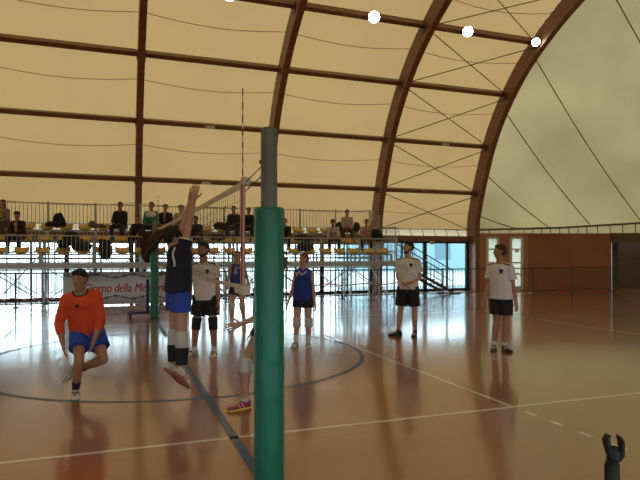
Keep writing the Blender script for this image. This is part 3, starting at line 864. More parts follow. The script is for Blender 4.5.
    def part(s, mb, name, m, vox=None, parent=None, smooth=3, raw=False):
        me = mb.mesh(name, True) if raw else voxel(mb, name, vox or .012, smooth)
        me.materials.clear(); me.materials.append(m); o = link(name, me, parent or s.ob); return o
    def build_body(s, skin):
        H = s.H; st = s.stocky; b = MB(); b.loft(s.torso())
        top = s.sh + s.sp*.0*H
        b.cap(s.sh - s.sp*.01*H, s.head - V3(0,0,.03*H), .034*H*st, .031*H)
        for sd in (1, -1):
            sh, e, w_, h = s.arm[sd]; k = (.85 if s.female else 1)*st
            b.cap(s.sh.lerp(sh, .30) - s.sp*.008*H, sh, .026*H*k, .033*H*k); b.cap(sh, e, .030*H*k, .0225*H*k); b.cap(e, e.lerp(w_, .35), .0225*H*k, .0245*H*k); b.cap(e.lerp(w_, .35), w_, .0245*H*k, .0155*H*k)
            # palm
            hv = h; ref = s.Fv if abs(hv.dot(s.Fv)) < .9 else V3(0,0,1)
            wd = (ref - hv*ref.dot(hv)).normalized(); th = hv.cross(wd)
            rings = []
            for q, a, d in ((-.01, .013, .012), (.01, .017, .012), (.03, .022, .0105), (.048, .0235, .009), (.056, .021, .007)):
                rings.append([w_ + hv*q*H + wd*a*H*math.cos(2*PI*i/12) + th*d*H*math.sin(2*PI*i/12) for i in range(12)])
            b.loft(rings)
            hp, kn, an = s.leg[sd]; k = (1.0 if s.female else 1)*st
            b.cap(hp, kn, .052*H*k, .032*H*k); b.cap(kn, kn.lerp(an, .3), .031*H*k, .034*H*k); b.cap(kn.lerp(an, .3), an, .034*H*k, .0205*H*k)
            f = s.foot[sd]; dn = s._down(f)
            b.cap(an + dn*.015*H - f*.02*H, an + f*.095*H + dn*.024*H, .022*H, .015*H)
        # head
        c = s.head; R = s.Rh
        b.ell(c + R @ V3(0, .006*H, .014*H), (.0435*H, .054*H, .050*H), R); b.ell(c + R @ V3(0, -.008*H, -.012*H), (.036*H, .040*H, .052*H), R)
        b.ell(c + R @ V3(0, -.022*H, -.045*H), (.022*H, .022*H, .018*H), R)
        b.cap(c + R @ V3(0, -.044*H, .008*H), c + R @ V3(0, -.053*H, -.012*H), .006*H, .0095*H)
        for x in (-1, 1): b.ell(c + R @ V3(x*.043*H, .006*H, .0*H), (.007*H, .012*H, .018*H), R)
        me = voxel(b, 'person', s.vox, 3)
        # fingers
        fb = MB()
        for sd in (1, -1):
            sh, e, w_, h = s.arm[sd]; hv = h; ref = s.Fv if abs(hv.dot(s.Fv)) < .9 else V3(0,0,1)
            wd = (ref - hv*ref.dot(hv)).normalized(); th = hv.cross(wd); inward = -th if th.dot(s.Lv*sd) > 0 else th
            for i, L_ in enumerate((.042, .046, .043, .034)):
                x = (.0165 - .011*i)*H; base = w_ + hv*.050*H + wd*x; d1 = (hv + wd*(.16-.11*i) + inward*.12).normalized(); m1_ = base + d1*L_*.55*H
                d2 = (hv + wd*(.10-.07*i) + inward*.45).normalized(); fb.cap(base, m1_, .0052*H, .0047*H, 7); fb.cap(m1_, m1_ + d2*L_*.45*H, .0047*H, .0040*H, 7)
            base = w_ + hv*.014*H + wd*.016*H; d1 = (hv*.6 + wd*.75 + inward*.25).normalized(); m1_ = base + d1*.026*H
            fb.cap(base, m1_, .0068*H, .0056*H, 7); fb.cap(m1_, m1_ + (hv*.85 + wd*.35 + inward*.3).normalized()*.021*H, .0056*H, .0046*H, 7)
        fm = fb.mesh('fingers', True)
        bm = bmesh.new(); bm.from_mesh(me); bm.from_mesh(fm)
        bm.to_mesh(me); bm.free(); bpy.data.meshes.remove(fm)
        me.polygons.foreach_set('use_smooth', [True]*len(me.polygons))
        me.materials.clear(); me.materials.append(SKINS[skin])
        s.ob = link('person', me); s.ob.location = (s.pos[0], s.pos[1], 0); s.ob.rotation_euler = (0, 0, -TH)
        bm = bmesh.new(); bm.from_mesh(me); bvh = BVHTree.FromBMesh(bm); bm.free()
        def hit(lx, lz):
            o_ = c + R @ V3(lx*H, -.2*H, lz*H); r_ = bvh.ray_cast(o_, R @ V3(0, 1, 0)); return r_[0] or (c + R @ V3(lx*H, -.045*H, lz*H))
        ey = MB(); br = MB(); Rr = R
        for x in (-1, 1):
            p = hit(x*.0165, .006); ey.ell(p, (.0065*H, .003*H, .0035*H), Rr, 10, 6)
            p = hit(x*.0165, .019); br.ell(p, (.010*H, .003*H, .0022*H), Rr, 10, 6)
        s.part(ey, 'eyes', M_EYE, raw=True)
        p = hit(0, -.034); s.part(MB().ell(p, (.0115*H, .003*H, .003*H), Rr, 10, 6), 'mouth', M_LIP, raw=True)
        s.brow = br
    def hair(s, kind, style='short', seed=1):
        H = s.H; R = s.Rh; c = s.head; b = MB(); m = HAIRS[kind]
        b.ell(c + R @ V3(0, .014*H, .026*H), (.0475*H, .0545*H, .0465*H), R, 30, 20, .16, seed, 9)
        b.ell(c + R @ V3(0, .026*H, .004*H), (.0465*H, .046*H, .046*H), R, 20, 12, .06, seed+1, 6)
        if style == 'fringe':
            b.ell(c + R @ V3(0, -.022*H, .045*H), (.040*H, .026*H, .020*H), R, 24, 14, .25, seed+2, 10)
        if style == 'short': b.ell(c + R @ V3(0, -.016*H, .052*H), (.036*H, .026*H, .016*H), R, 24, 14, .25, seed+2, 10)
        if style in ('bun', 'pony'): b.ell(c + R @ V3(0, .062*H, .022*H), (.018*H, .02*H, .02*H), R, 12, 8, .1, seed)
        if style == 'pony': 
            p = c + R @ V3(0, .07*H, .015*H)
            b.tube([p, p+R@V3(0,.02*H,-.02*H), p+R@V3(0,.022*H,-.07*H), p+R@V3(0,.012*H,-.12*H)], [.012*H,.018*H,.017*H,.006*H], 10)
        if style == 'long':
            for x in (-1, 1): b.cap(c + R @ V3(x*.036*H, .02*H, .0), c + R @ V3(x*.040*H, .02*H, -.085*H), .020*H, .016*H)
            b.cap(c + R @ V3(0, .04*H, .0), c + R @ V3(0, .045*H, -.08*H), .034*H, .028*H)
        o = s.part(b, 'hair', m, .008, smooth=1)
        s.part(s.brow, 'eyebrows', m, raw=True); return o
    def beard(s, kind):
        H = s.H; R = s.Rh; c = s.head; b = MB()
        b.ell(c + R @ V3(0, -.022*H, -.047*H), (.025*H, .0245*H, .018*H), R, 16, 10, .06)
        for x in (-1, 1): b.cap(c + R @ V3(x*.037*H, -.004*H, -.01*H), c + R @ V3(x*.026*H, -.02*H, -.043*H), .0045*H, .010*H)
        b.cap(c + R @ V3(-.012*H, -.047*H, -.025*H), c + R @ V3(.012*H, -.047*H, -.025*H), .003*H, .003*H)
        return s.part(b, 'beard', HAIRS[kind], .006, smooth=1)
    def cap_hat(s, m):
        H = s.H; R = s.Rh; c = s.head
        return s.part(MB().ell(c + R @ V3(0, .008*H, .032*H), (.052*H, .060*H, .046*H), R, 20, 12), 'hat', m, raw=True)
    def shirt(s, m, sleeve=.62, long=False, infl=.014, hem=.012, t0=-.10, name='shirt', sl_r=1.0, neck=1.0):
        b = MB(); b.loft(s.torso(infl, t0, neck, hem=hem)); H = s.H; st = s.stocky
        for sd in (1, -1):
            sh, e, w_, h = s.arm[sd]
            if sleeve <= 0: continue
            b.cap(s.sh.lerp(sh, .35) - s.sp*.006*H, sh, .027*H*st+infl*.8, .033*H*st+infl*.7)
            if long:
                k = long if isinstance(long, float) else .97
                b.cap(sh, e, .030*H*st+infl*.7, .026*H*st+infl*.7); b.sleeve(e, e.lerp(w_, k), .026*H*st+infl*.7, .020*H+infl*.6)
            else: b.sleeve(sh - (e-sh)*.05, sh.lerp(e, sleeve), (.033*H+infl*.5)*sl_r, (.034*H+infl)*sl_r)
        if sleeve <= 0:
            for sd in (1, -1): b.cap(s.sh.lerp(s.shoulder[sd], .3), s.sh.lerp(s.shoulder[sd], .72), .032*H+infl, .03*H+infl)
        o = s.part(b, name, m, .012); s.sho = o
        bm = bmesh.new(); bm.from_mesh(o.data); s.sbvh = BVHTree.FromBMesh(bm); bm.free(); return o
    def on_shirt(s, lx, t, back=False):
        """a point of the shirt's front (or back): lx metres to the person's left, t up the torso"""
        d = s.T @ V3(0, -1, 0)
        if back: d = -d
        o_ = s.hip + s.sp*t*s.tl + s.T @ V3(lx, 0, 0) + d*.6; r_ = s.sbvh.ray_cast(o_, -d)
        return r_[0], r_[1]
    def crest(s, m, lx=.06, t=.76, r=.032):
        p, n_ = s.on_shirt(lx, t)
        if p is None: return
        q = n_.to_track_quat('Z', 'Y').to_matrix()
        b = MB(); out = [(-.8,.9),(0,1.05),(.8,.9),(.85,.1),(.5,-.7),(0,-1.15),(-.5,-.7),(-.85,.1)]
        up = (s.sp - n_*s.sp.dot(n_)).normalized(); sx = up.cross(n_).normalized()
        b.loft([[p + n_*z + sx*x*r + up*y*r for x, y in out] for z in (-.01, .006)])
        s.part(b, 'crest', m, raw=True, parent=s.sho)
    def ribbon(s, pts, m, name, r=.010):
        b = MB(); b.tube(pts, r, 6); return s.part(b, name, m, raw=True, parent=s.sho)
    def shoulder_stripe(s, m):
        for sd in (1, -1):
            sh, e = s.arm[sd][0], s.arm[sd][1]; pts = []
            for i in range(9):
                q = i/8; x = (.045*s.H + (.115*s.H-.045*s.H)*q)*sd
                o_ = s.sh + s.T @ V3(x, -.05, 0) + s.sp*.5 ; r_ = s.sbvh.ray_cast(o_ - s.T @ V3(0, .0, 0), -s.sp)
                if r_[0] is not None and (r_[0]-s.sh).length < .35: pts.append(r_[0] + r_[1]*.001)
            if len(pts) > 3: s.ribbon(pts, m, 'shoulder_stripe', .012)
    def collar(s, m, r=.011):
        pts = []; 
        for i in range(24):
            a = 2*PI*i/24; H = s.H
            o_ = s.sh + s.T @ V3(.048*H*math.cos(a), .044*H*math.sin(a) - .003*H, 0); o_ += s.sp*(.5); r_ = s.sbvh.ray_cast(o_, -s.sp)
            if r_[0] is not None: pts.append(r_[0])
        if len(pts) > 12:
            b = MB(); b.tube(pts, r, 6, closed=True); s.part(b, 'collar', m, raw=True, parent=s.sho)
    def vneck(s, m):
        H = s.H
        for sd in (1, -1):
            pts = []
            for i in range(8):
                q = i/7; p, n_ = s.on_shirt(sd*.045*H*(1-q), 1.0-.14*q-.02)
                if p is not None: pts.append(p)
            if len(pts) > 3: s.ribbon(pts, m, 'neck_trim', .009)
    def shorts(s, m, k=.55, loose=.018, t1=.17, name='shorts', flare=.012):
        b = MB(); H = s.H; st = s.stocky; b.loft(s.torso(.010, -.16, t1))
        for sd in (1, -1):
            hp, kn, an = s.leg[sd]; d = (kn-hp)
            b.cap(hp, hp + d*.12, .054*H*st+.008, .054*H*st+loose*.7); b.sleeve(hp, hp + d*k, .054*H*st+loose*.6, (.052 - .012*k)*H*st+loose+flare)
        return s.part(b, name, m, .012)
    def trousers(s, m):
        b = MB(); H = s.H; b.loft(s.torso(.012, -.16, .12))
        for sd in (1, -1):
            hp, kn, an = s.leg[sd]
            b.cap(hp, kn, .054*H+.012, .036*H+.014); b.sleeve(kn - (an-kn)*.03, kn.lerp(an, .97), .036*H+.014, .026*H+.014)
        return s.part(b, 'trousers', m, .014)
    def band(s, sd, q0, q1, m, name, grow=.008, at='shin'):
        """q measured down the leg: <0 on the thigh, >0 on the shin (fractions)"""
        hp, kn, an = s.leg[sd]; H = s.H; st = s.stocky
        def P(q):
            c = kn.lerp(hp, -q) if q < 0 else kn.lerp(an, q)
            r = (.032+(-q)*.02)*H if q < 0 else (.031+.003*min(q/.3, 1) - .0135*max(0, (q-.3)/.7))*H
            return c, r*st+grow
        pts = []; rr = []
        for i in range(7):
            c, r = P(q0+(q1-q0)*i/6); pts.append(c); rr.append(r)
        b = MB(); b.tube(pts, rr, 14); return s.part(b, name, m, raw=True)
    def shoes(s, m, msole, accent=None):
        H = s.H
        for sd in (1, -1):
            a = s.leg[sd][2]; f = s.foot[sd]; dn = s._down(f); sv = f.cross(dn).normalized()
            def ring(q, wd, ht, base=.042):
                c = a + f*q*H + dn*base*H; out = []
                for i in range(14):
                    an_ = 2*PI*i/14; x = math.cos(an_)*wd*H; y = math.sin(an_)
                    out.append(c + sv*x - dn*(((y+1)/2)**.8)*ht*H)
                return out
            b = MB(); b.loft([ring(-.040, .010, .022), ring(-.036, .018, .045), ring(-.02, .023, .056), ring(0, .024, .060), ring(.02, .0245, .050), ring(.045, .026, .037), ring(.075, .028, .029), ring(.10, .026, .025), ring(.115, .018, .020), ring(.12, .008, .014)])
            o = s.part(b, 'shoe', m, .007, smooth=2)
            b = MB(); out = []
            for q, wd in ((-.044, .008), (-.036, .020), (0, .026), (.04, .027), (.08, .030), (.108, .026), (.122, .012)): out.append((q, wd))
            path = [(q, w_) for q, w_ in out] + [(q, -w_) for q, w_ in reversed(out)]
            b.loft([[a + f*q*H + dn*z*H + sv*w_*H for q, w_ in path] for z in (.0455, .036)])
            s.part(b, 'sole', msole, raw=True, parent=o)
            if accent:
                b = MB()
                for q in (.02, .045): b.tube([a + f*q*H + dn*.034*H + sv*.0275*H, a + f*(q+.012)*H - dn*(-.005)*H + sv*.019*H, a + f*(q+.012)*H - dn*(-.005)*H - sv*.019*H, a + f*q*H + dn*.034*H - sv*.0275*H], .004*H, 5)
                s.part(b, 'shoe_stripe', accent, raw=True, parent=o)

C_WHITE = cloth('white_cloth', (.66, .64, .65)); C_NAVYT = cloth('navy_trim', (.02, .03, .09)); C_BLACK = cloth('black_cloth', (.012, .013, .02))
C_ORANGE = cloth('orange_cloth', (.72, .075, .018)); C_BLUE = cloth('royal_blue_cloth', (.02, .07, .42)); C_RBLUE = cloth('jersey_blue', (.012, .04, .28)); C_DNAVY = cloth('dark_navy_cloth', (.010, .013, .032))
C_PADW = cloth('pad_white', (.55, .52, .50)); C_SKNEE = cloth('pad_black', (.010, .010, .013))
M_SHW = mat('shoe_white', (.6, .58, .55), .5); M_SHB = mat('shoe_black', (.02, .02, .024), .5); M_SOLE = mat('shoe_sole', (.5, .48, .45), .6); M_SOLER = mat('shoe_sole_red', (.45, .12, .08), .6)
M_SHP = mat('shoe_magenta', (.35, .03, .14), .5); M_SHY = mat('shoe_yellow', (.65, .55, .05), .5)
PG = 'volleyball players on the court'

# boy in orange
p = Person(87, 6.80, 1.72, 22, 'boy in a long-sleeved orange shirt and blue shorts, crouching to receive', PG, spine=(-.0, -.36, .9), head_yaw=-25, head_pitch=2, head_off=(0, -.01, -.035), skin=1,
           armR=((-.30, .05, -.95), (.30, -.35, -.75)), armL=((.20, -.0, -.95), (-.10, -.45, -.75)),
           legR=((.30, -.70, -.62), (-.22, .30, -.85)), legL=((.42, -.50, -.72), (-1.0, .42, -.42)), footR=(.35, -.9, 0), footL=(-.45, -.15, -.75))
p.hair('black', 'fringe', 3); p.shirt(C_ORANGE, long=.55, infl=.021, hem=.014, t0=-.12); p.collar(C_BLACK, .010); p.crest(C_BLACK, -.05, .80, .022)
p.shorts(C_BLUE, .62, .026); p.shoes(M_SHW, M_SOLE, M_SHB)
for sd in (1, -1): p.band(sd, .72, .96, C_BLACK, 'sock', .006)

# jumping blocker
p = Person(178, 6.1, 1.70, 122, 'woman in navy shirt and blue shorts jumping at the net with arms raised', PG, z0=.235, spine=(.04, -.02, 1), head_yaw=0, head_pitch=28, head_off=(-.085, -.02, -.14), female=True, skin=0, voxel_=.008,
           armL=((.34, .02, 1), (.26, .06, 1), (.26, .05, 1)), armR=((.20, .10, 1), (.16, .10, 1), (.16, .05, 1)), legR=((.03, .0, -1), (.02, -.10, -1)), legL=((-.02, .0, -1), (.0, -.14, -1)),
           footR=(.42, .50, -.72), footL=(.50, .45, -.70), shrug=.012)
h = p.hair('black', 'bun', 5)
# ponytail streaming to the left
b = MB(); H = p.H; q = p.head + p.Rh @ V3(0, .07*H, .02*H); rnd = random.Random(8)
for k in range(34):
    sp_ = V3(-.12-.13*rnd.random(), -.02+.12*(rnd.random()-.5), -.06-.20*rnd.random()); e = q + sp_*.9 + V3(-.02, 0, -.03)
    b.tube([q + V3(0, .02*(rnd.random()-.5), .02*(rnd.random()-.5)), q.lerp(e, .35)+V3(0, 0, .05*rnd.random()), q.lerp(e, .7)+V3(0, 0, .03*rnd.random()-.01), e+V3(0, 0, -.06*rnd.random())], [.014, .016, .012, .003], 5)
p.part(b, 'ponytail', HAIRS['brown'], raw=True, parent=h)
p.shirt(C_DNAVY, .36, infl=.018, hem=.012, t0=-.02, sl_r=1.0)
for sd in (1, -1):
    sh, e = p.arm[sd][0], p.arm[sd][1]
    pt, n_ = p.on_shirt(sd*.10, .9, True); pb, _ = p.on_shirt(sd*.115, .45, True)
    pts = []
    for i in range(8):
        a_, n_ = p.on_shirt(sd*(.085+.035*i/7), .95-.4*i/7, True)
        if a_ is not None: pts.append(a_)
    if len(pts) > 3: p.ribbon(pts, C_WHITE, 'side_stripe', .012)
    b = MB().sleeve(sh.lerp(e, .34), sh.lerp(e, .39), .077, .077); p.part(b, 'cuff', C_WHITE, raw=True, parent=p.sho)
p.shorts(C_BLUE, .50, .018, t1=.12)
for sd in (1, -1): p.band(sd, .00, .44, C_PADW, 'knee_pad', .012); p.band(sd, .42, .86, C_SKNEE, 'ankle_guard', .020)
p.shoes(M_SHW, M_SOLER, M_SHP)

# white shirt player beyond the net
p = Person(206, 9.25, 1.83, -8, 'dark-haired man in white shirt, black shorts and black knee pads beyond the net', PG, spine=(-.05, -.05, 1), head_yaw=-15, skin=1,
           armR=((-.25, 0, -1), (.1, -.3, -1)), armL=((.16, -.02, -1), (.10, -.18, -1)), legR=((-.14, -.06, -1), (-.10, .10, -1)), legL=((.08, -.16, -1), (.02, .16, -1)), footR=(-.45, -.8, 0), footL=(.0, -1, -.12))
p.hair('black', 'short', 6); p.beard('black'); p.shirt(C_WHITE, .62, infl=.022, hem=.02, t0=-.10); p.shoulder_stripe(C_NAVYT); p.crest(C_NAVYT, .09, .76, .034)
p.shorts(C_BLACK, .70, .03)
for sd in (1, -1): p.band(sd, -.22, .20, C_SKNEE, 'knee_pad', .016); p.band(sd, .86, 1, C_WHITE, 'sock', .006)
p.shoes(M_SHW, M_SOLE, M_SHB)

# far woman in blue behind the antenna
p = Person(238, 12.7, 1.66, 10, 'woman in blue sleeveless jersey in the back court, seen past the antenna', PG, female=True, spine=(0, -.05, 1), head_yaw=-10,
           armR=((-.28, 0, -1), (-.15, -.1, -1)), armL=((.28, 0, -1), (.2, -.1, -1)), legR=((-.10, -.12, -1), (-.04, .1, -1)), legL=((.02, -.1, -1), (.05, .45, -.9)), footL=(.1, -.8, -.6))
p.hair('auburn', 'bun', 2); p.shirt(C_RBLUE, 0, infl=.014); p.vneck(C_WHITE); p.shorts(C_DNAVY, .42, .010)
t = text_mesh('8', .16, .003, 0, .004); t.materials.append(C_WHITE)
pt, n_ = p.on_shirt(-.05, .72)
if pt: o = link('number', t, p.sho); o.location = pt + n_*.002; o.rotation_euler = (PI/2, 0, math.radians(10))
for sd in (1, -1): p.band(sd, -.12, .26, C_PADW, 'knee_pad', .014); p.band(sd, .80, 1, C_WHITE, 'sock', .006)
p.shoes(M_SHW, M_SOLE)

# woman in blue in the middle
p = Person(303, 10.15, 1.66, -12, 'woman in blue sleeveless jersey and white knee pads right of the net post', PG, female=True, spine=(.02, -.03, 1), head_yaw=-30,
           armR=((-.22, .0, -1), (-.32, -.05, -1)), armL=((.16, .0, -1), (.10, -.05, -1)), legR=((-.06, -.10, -1), (-.04, .10, -1)), legL=((.04, -.04, -1), (-.02, .06, -1)), footR=(-.25, -.9, 0), footL=(.1, -.95, 0))
p.hair('auburn', 'bun', 4); p.shirt(C_RBLUE, 0, infl=.016, hem=.008); p.vneck(C_WHITE); p.crest(C_NAVYT, .06, .70, .03); p.shorts(C_DNAVY, .44, .012)
t = text_mesh('7', .10, .003, 0, .003); t.materials.append(C_WHITE)
pt, n_ = p.on_shirt(-.09, .84)
if pt: o = link('number', t, p.sho); o.location = pt + n_*.003; o.rotation_euler = (PI/2, 0, math.radians(-12))
for sd in (1, -1): p.band(sd, -.12, .28, C_PADW, 'knee_pad', .016); p.band(sd, .66, 1, C_WHITE, 'sock', .006)
p.shoes(M_SHW, M_SOLE, M_SHB)

# player hidden by the near post
p = Person(265, 6.0, 1.74, -75, 'woman mostly hidden behind the near net post, knee pad and pink shoe showing', PG, female=True, spine=(.02, 0, 1), head_yaw=0,
           armR=((-.05, .2, -1), (-.3, .2, -.9)), armL=((-.10, -.05, -1), (-.74, -.1, -.26)), legR=((-.46, -.05, -.9), (-.02, .05, -1)), legL=((-.05, .1, -1), (.10, .9, -.5)), footR=(-.75, -.6, .0), footL=(-.2, .5, -.8))
p.hair('auburn', 'bun', 7)
b = MB(); H = p.H; q = p.head + p.Rh @ V3(0, .06*H, .02*H); rnd = random.Random(3)
for k in range(26):
    e = q + V3(.10+.07*rnd.random(), .06*(rnd.random()-.5), .06-.22*rnd.random()); b.tube([q, q.lerp(e, .5)+V3(0, 0, .05), e], [.014, .014, .003], 5)
p.part(b, 'ponytail', HAIRS['auburn'], raw=True)
p.shirt(C_DNAVY, .45, infl=.012, hem=.004); p.shorts(C_DNAVY, .30, .008)
for sd in (1, -1): p.band(sd, -.16, .24, C_PADW, 'knee_pad', .018); p.band(sd, .9, 1, C_PADW, 'sock', .006)
p.shoes(M_SHP, M_SHY, M_SHY)

# bearded man
p = Person(408, 11.45, 1.90, -22, 'bearded man in white shirt and black shorts, hands joined, by the bright windows', PG, spine=(.0, -.02, 1), head_yaw=-38, skin=0,
           armR=((-.08, .05, -1), (.42, -.75, -.45)), armL=((.20, .08, -1), (-.82, -.45, -.32)), legR=((-.12, -.04, -1), (-.10, .05, -1)), legL=((.07, .0, -1), (.03, .05, -1)), footR=(-.85, -.4, 0), footL=(-.3, -.9, 0))
p.hair('black', 'short', 9); p.beard('black'); p.shirt(C_WHITE, .66, infl=.022, hem=.020, t0=-.10); p.shoulder_stripe(C_NAVYT); p.crest(C_NAVYT, .09, .78, .036)
p.shorts(C_BLACK, .86, .03); p.shoes(M_SHB, M_SHB)
for sd in (1, -1): p.band(sd, .92, 1.0, C_BLACK, 'sock', .006)

# right man
p = Person(501, 9.72, 1.80, -48, 'man in white shirt and black shorts standing alone at the right of the court', PG, spine=(-.03, -.02, 1), head_yaw=-38, skin=1,
           armR=((-.22, -.12, -1), (-.36, -.25, -1)), armL=((.20, .02, -1), (.14, -.12, -1)), legR=((.0, -.06, -1), (-.08, .06, -1)), legL=((.0, .04, -1), (-.02, .06, -1)), footR=(-.35, -.9, -.05), footL=(.2, -1, 0))
p.hair('brown', 'short', 11); p.shirt(C_WHITE, .68, infl=.026, hem=.024, t0=-.12, sl_r=1.05); p.shoulder_stripe(C_NAVYT); p.crest(C_NAVYT, .09, .78, .038)
p.shorts(C_BLACK, .76, .03)
for sd in (1, -1): p.band(sd, .84, 1, C_WHITE, 'sock', .007)
p.shoes(M_SHB, M_SHB, M_SHW)

# spectators, seated on the bleachers
SG = 'spectators on the bleachers'
def sitter(px, row, label, jacket, trous, hair='black', style='short', hat=None, H=1.72, lean=.12, yaw=0, arms='lap', side=0, dz=0, female=False, skin=1, inner=None):
    v, sz, dk = ROWS[row]
    Y = v/(CS - (px-320)/F*SN); A = {'lap': (((-.15, -.35, -.9), (.45, -.75, -.3)), ((.15, -.35, -.9), (-.45, -.75, -.3))),
         'knees': (((-.10, -.6, -.8), (.1, -.9, -.35)), ((.10, -.6, -.8), (-.1, -.9, -.35))),
         'chin': (((-.15, -.5, -.8), (.45, -.5, .7)), ((.15, -.5, -.8), (-.45, -.75, -.2))),
         'up': (((-.15, -.5, -.8), (.45, -.7, -.2)), ((.35, -.3, .6), (.2, -.1, .9)))}[arms]
    p = Person(px, Y, H, yaw, label, SG, pelvis_z=sz+.085+dz, spine=(side, -lean, 1), skin=skin, voxel_=.013, female=female, armR=A[0], armL=A[1],
               legR=((-.18, -1, -.06), (-.02, .05, -1)), legL=((.18, -1, -.06), (.02, .05, -1)))
    p.hair(hair, style, px % 13)
    if hat: p.cap_hat(hat)
    p.shirt(jacket, long=True, infl=.034, hem=.02, t0=-.04, name='jacket', neck=1.03)
    if inner:
        pts = []
        for q in (.98, .85, .7, .55, .4):
            a_, n_ = p.on_shirt(0, q)
            if a_ is not None: pts.append(a_)
        if len(pts) > 2: p.ribbon(pts, inner, 'shirt_front', .05)
    p.trousers(trous); p.shoes(M_SHB, M_SHB); return p
J_DARK = cloth('dark_jacket', (.012, .013, .018)); J_GREY = cloth('grey_jacket', (.18, .16, .15)); J_PALE = cloth('pale_jacket', (.42, .37, .34)); J_PINK = cloth('pinkish_shirt', (.40, .24, .22))
J_GREEN = cloth('green_jacket', (.01, .18, .07)); J_MAR = cloth('maroon_cloth', (.05, .008, .014)); J_YEL = cloth('yellow_cloth', (.45, .30, .05)); T_JEAN = cloth('jeans', (.03, .04, .07)); T_DARK = cloth('dark_trousers', (.02, .018, .022)); T_TAN = cloth('brown_trousers', (.10, .05, .04))
sitter(4, 0, 'seated spectator in grey jacket over yellow, at the left edge of the picture', J_GREY, T_TAN, 'brown', 'long', inner=J_YEL, female=True)
sitter(20, 1, 'seated spectator in dark jacket with a yellowish shirt, second from the left edge', J_DARK, T_JEAN, inner=J_YEL, lean=.3, hat=mat('dark_cap', (.03, .02, .02), .8))
sitter(121, 0, 'spectator in black sitting on the top row left of the green and white jacket', J_DARK, T_JEAN, arms='lap', H=1.78)
sitter(138.5, 1, 'spectator in black slumped in the middle row left of the green and white jacket', J_DARK, T_DARK, arms='knees', side=-.05, H=1.6)
p = sitter(152, 0, 'spectator in a green and white jacket sitting above the ponytail', J_GREEN, T_DARK, 'black', arms='lap', H=1.84, lean=.10)
# white yoke of the green jacket
b = MB()
b.loft(p.torso(.052, .66, 1.03)); p.part(b, 'jacket_yoke', C_WHITE, .012, parent=p.sho)
sitter(166, 0, 'spectator in a black jacket between the green jacket and the pale jacket', J_DARK, T_DARK, arms='lap', inner=J_GREY, skin=0)
sitter(181, 0, 'spectator in a pale grey jacket behind the raised arm', J_PALE, T_JEAN, arms='chin', skin=0, H=1.7)
sitter(197, 1, 'spectator in black leaning over just right of the raised arm', J_DARK, T_DARK, arms='knees', lean=.4, H=1.7)
sitter(234, 0, 'spectator in a black jacket sitting left of the red antenna', J_DARK, T_JEAN, arms='lap')
sitter(249, 0, 'spectator in a black jacket sitting beside the grey pole', J_DARK, T_DARK, arms='lap', H=1.66)
sitter(285, 1, 'spectator in dark clothes right of the grey pole, half behind the hair', J_DARK, T_DARK, arms='knees', lean=.5)
sitter(347, 0, 'spectator in a white shirt sitting upright on the top row near the curved arch', J_PALE, T_TAN, arms='lap', H=1.7, skin=1)
sitter(334, 1, 'spectator with a reddish cap bent forward in the middle row', J_PALE, T_DARK, 'auburn', hat=cloth('maroon_cap', (.09, .02, .03)), arms='knees', lean=.5, side=-.1)
sitter(366, 1, 'spectator in a pinkish top with one arm raised, at the right end of the bleachers', J_PINK, T_DARK, 'brown', arms='up', lean=.25)

# coats and bags left on the seats
def heap(px, row, label, m, blobs, name='jacket', cat='coat', seed=1, dv=0, dz=0):
    v, sz, dk = ROWS[row]; v = v+dv; u = u_at(px, v); b = MB(); rnd = random.Random(seed)
    for (x, y, z, rx, ry, rz_) in blobs: b.ell((x, y, z), (rx, ry, rz_), None, 20, 12, .22, seed+x*3, 3)
    me = voxel(b, name, .016, 2); me.materials.append(m); o = link(name, me); o.location = (u, v, sz+dz); o.rotation_euler = (0, 0, -TH)
    mn = min(vv.co.z for vv in me.vertices)
    for vv in me.vertices: vv.co.z -= mn-.01
    return tag(o, label, cat, 'coats and bags left on the bleachers')
heap(56, 0, 'black coat heaped upright on a top row seat behind the boy in orange', J_DARK, [(.08, 0, .28, .17, .15, .2), (-.02, 0, .1, .34, .2, .11), (.18, 0, .15, .14, .16, .18)], seed=2)
heap(96, 0, 'grey bag and clothes lying where two railing panels meet on the top row', cloth('taupe_cloth', (.12, .10, .09)), [(-.12, 0, .14, .13, .15, .13), (.12, 0, .08, .24, .17, .08)], 'bag', 'bag', seed=3)
heap(70.5, 2, 'dark navy coat with a pale lining on the front row above the boy in orange', cloth('navy_coat', (.015, .022, .04)), [(0, 0, .25, .27, .2, .22), (-.2, -.05, .08, .18, .2, .14), (.2, -.05, .04, .14, .2, .2)], seed=4)
heap(84, 2, 'dark coat slumped on the front row just right of the navy coat', cloth('charcoal_coat', (.03, .035, .045)), [(0, 0, .18, .24, .2, .15), (-.1, .0, .3, .1, .1, .12)], seed=5, dz=.02)
heap(106.5, 2, 'black coat with a pale stripe hanging from a front row seat', J_DARK, [(0, -.1, .0, .22, .16, .3), (-.1, -.1, .28, .13, .12, .1), (.12, -.1, .26, .1, .1, .08)], seed=6, dz=-.26)
heap(222, 0, 'black bag on the top row left of the dark-jacketed pair by the antenna', J_DARK, [(-.1, 0, .14, .2, .16, .15), (.15, 0, .12, .2, .16, .13)], 'bag', 'bag', seed=7)
heap(218, 1, 'dark bag on the middle row above the white-shirted man', J_DARK, [(0, 0, .12, .28, .18, .12)], 'bag', 'bag', seed=17)
heap(305, 1, 'low black bag on the middle row right of the net post', J_DARK, [(-.1, 0, .14, .28, .18, .14), (.15, 0, .1, .2, .16, .1)], 'bag', 'bag', seed=8)
heap(305, 2, 'domed black coat on the front row right of the net post', J_DARK, [(0, 0, .18, .30, .2, .2)], seed=9)
heap(318, 1, 'grey cap and clothes on the middle row left of the reddish cap', cloth('grey_clothes', (.13, .12, .12)), [(0, 0, .14, .2, .16, .13), (.05, 0, .25, .1, .1, .08)], 'clothes_bundle', 'clothes', seed=10)
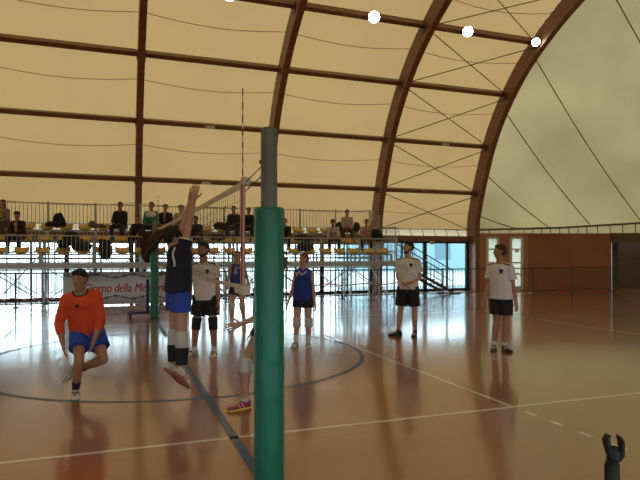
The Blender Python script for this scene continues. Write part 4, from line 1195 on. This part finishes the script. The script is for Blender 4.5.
heap(356.5, 0, 'dark green bag on the top row right of the upright white-shirted spectator', cloth('dark_green_bag', (.03, .045, .035)), [(0, 0, .2, .15, .14, .2)], 'bag', 'bag', seed=11)
heap(339.5, 0, 'dark backpack on the top row left of the upright white-shirted spectator', cloth('dark_backpack', (.03, .03, .035)), [(0, 0, .22, .15, .14, .2)], 'backpack', 'bag', seed=12)
heap(376, 1, 'black backpack at the right end of the middle row', J_DARK, [(0, 0, .24, .24, .18, .24), (.1, 0, .1, .2, .16, .12)], 'backpack', 'bag', seed=13)
# maroon jacket draped over the front railing
u = u_at(149.5, 18.85); b = MB()
b.ell((0, 0, 2.22), (.25, .10, .12), None, 20, 12, .1, 1); b.ell((0, -.03, 1.85), (.27, .07, .42), None, 20, 12, .12, 2); b.ell((-.05, -.03, 1.6), (.2, .06, .25), None, 20, 12, .12, 3)
me = voxel(b, 'jacket', .016, 2); me.materials.append(J_MAR); o = link('jacket', me); o.location = (u, 18.83, 0); o.rotation_euler = (0, 0, -TH)
tag(o, 'maroon jacket draped over the front railing below the green and white jacket', 'coat', 'coats and bags left on the bleachers')

# ------------------------------------------------------------------ black forked clamp head on a pole near the viewer
Y = 1.25; sx = F/Y
c = ph(613, Y); o = thing('clamp_stand', 'black stand with a two-pronged grip sticking up in the lower right corner', 'stand', (c[0], c[1], 0), -TH)
zt_ = lambda y: EYE-(y-254)/sx
X = lambda x: (x-613)/sx
MB().tube([(X(612), 0, .02), (X(612), 0, zt_(464))], .0155, 14).tube([(X(612), 0, zt_(464)), (X(612), 0, zt_(461))], .013, 14).build('pole', M_BLACK, o, smooth=False)
MB().tube([(X(613), 0, zt_(463)), (X(613.5), 0, zt_(459)), (X(614), 0, zt_(452)), (X(614.5), 0, zt_(446))], [.009, .015, .014, .006], 14).build('clamp_body', M_BLACK, o, smooth=True)
def prong(pts, n_):
    rings = []
    for (x, y, wd) in pts: rings.append([(X(x)+wd/sx*math.cos(2*PI*k/10)*.5, .012*math.sin(2*PI*k/10), zt_(y)) for k in range(10)])
    MB().loft(rings).build('prong', mat('black_rubber', (.012, .011, .012), .65), o, smooth=True)
prong([(612, 460, 6), (609.5, 453, 7), (607.5, 446, 7), (606, 440, 7), (607, 436, 5), (608.5, 434.5, 2)], 0)
prong([(617.5, 460, 6), (621, 455, 6), (621.5, 447, 5), (621, 441, 5.5), (619.5, 437.5, 5), (618.5, 435.5, 2)], 1)
MB().ell((X(624), 0, zt_(449)), (.003, .003, .003)).build('screw', M_WHITE, o)
for a in range(3):
    an_ = a*2*PI/3+.5; MB().tube([(X(612)+.02*math.cos(an_), .02*math.sin(an_), .55), (X(612)+.38*math.cos(an_), .38*math.sin(an_), .012)], .011, 8).build('leg', M_BLACK, o)
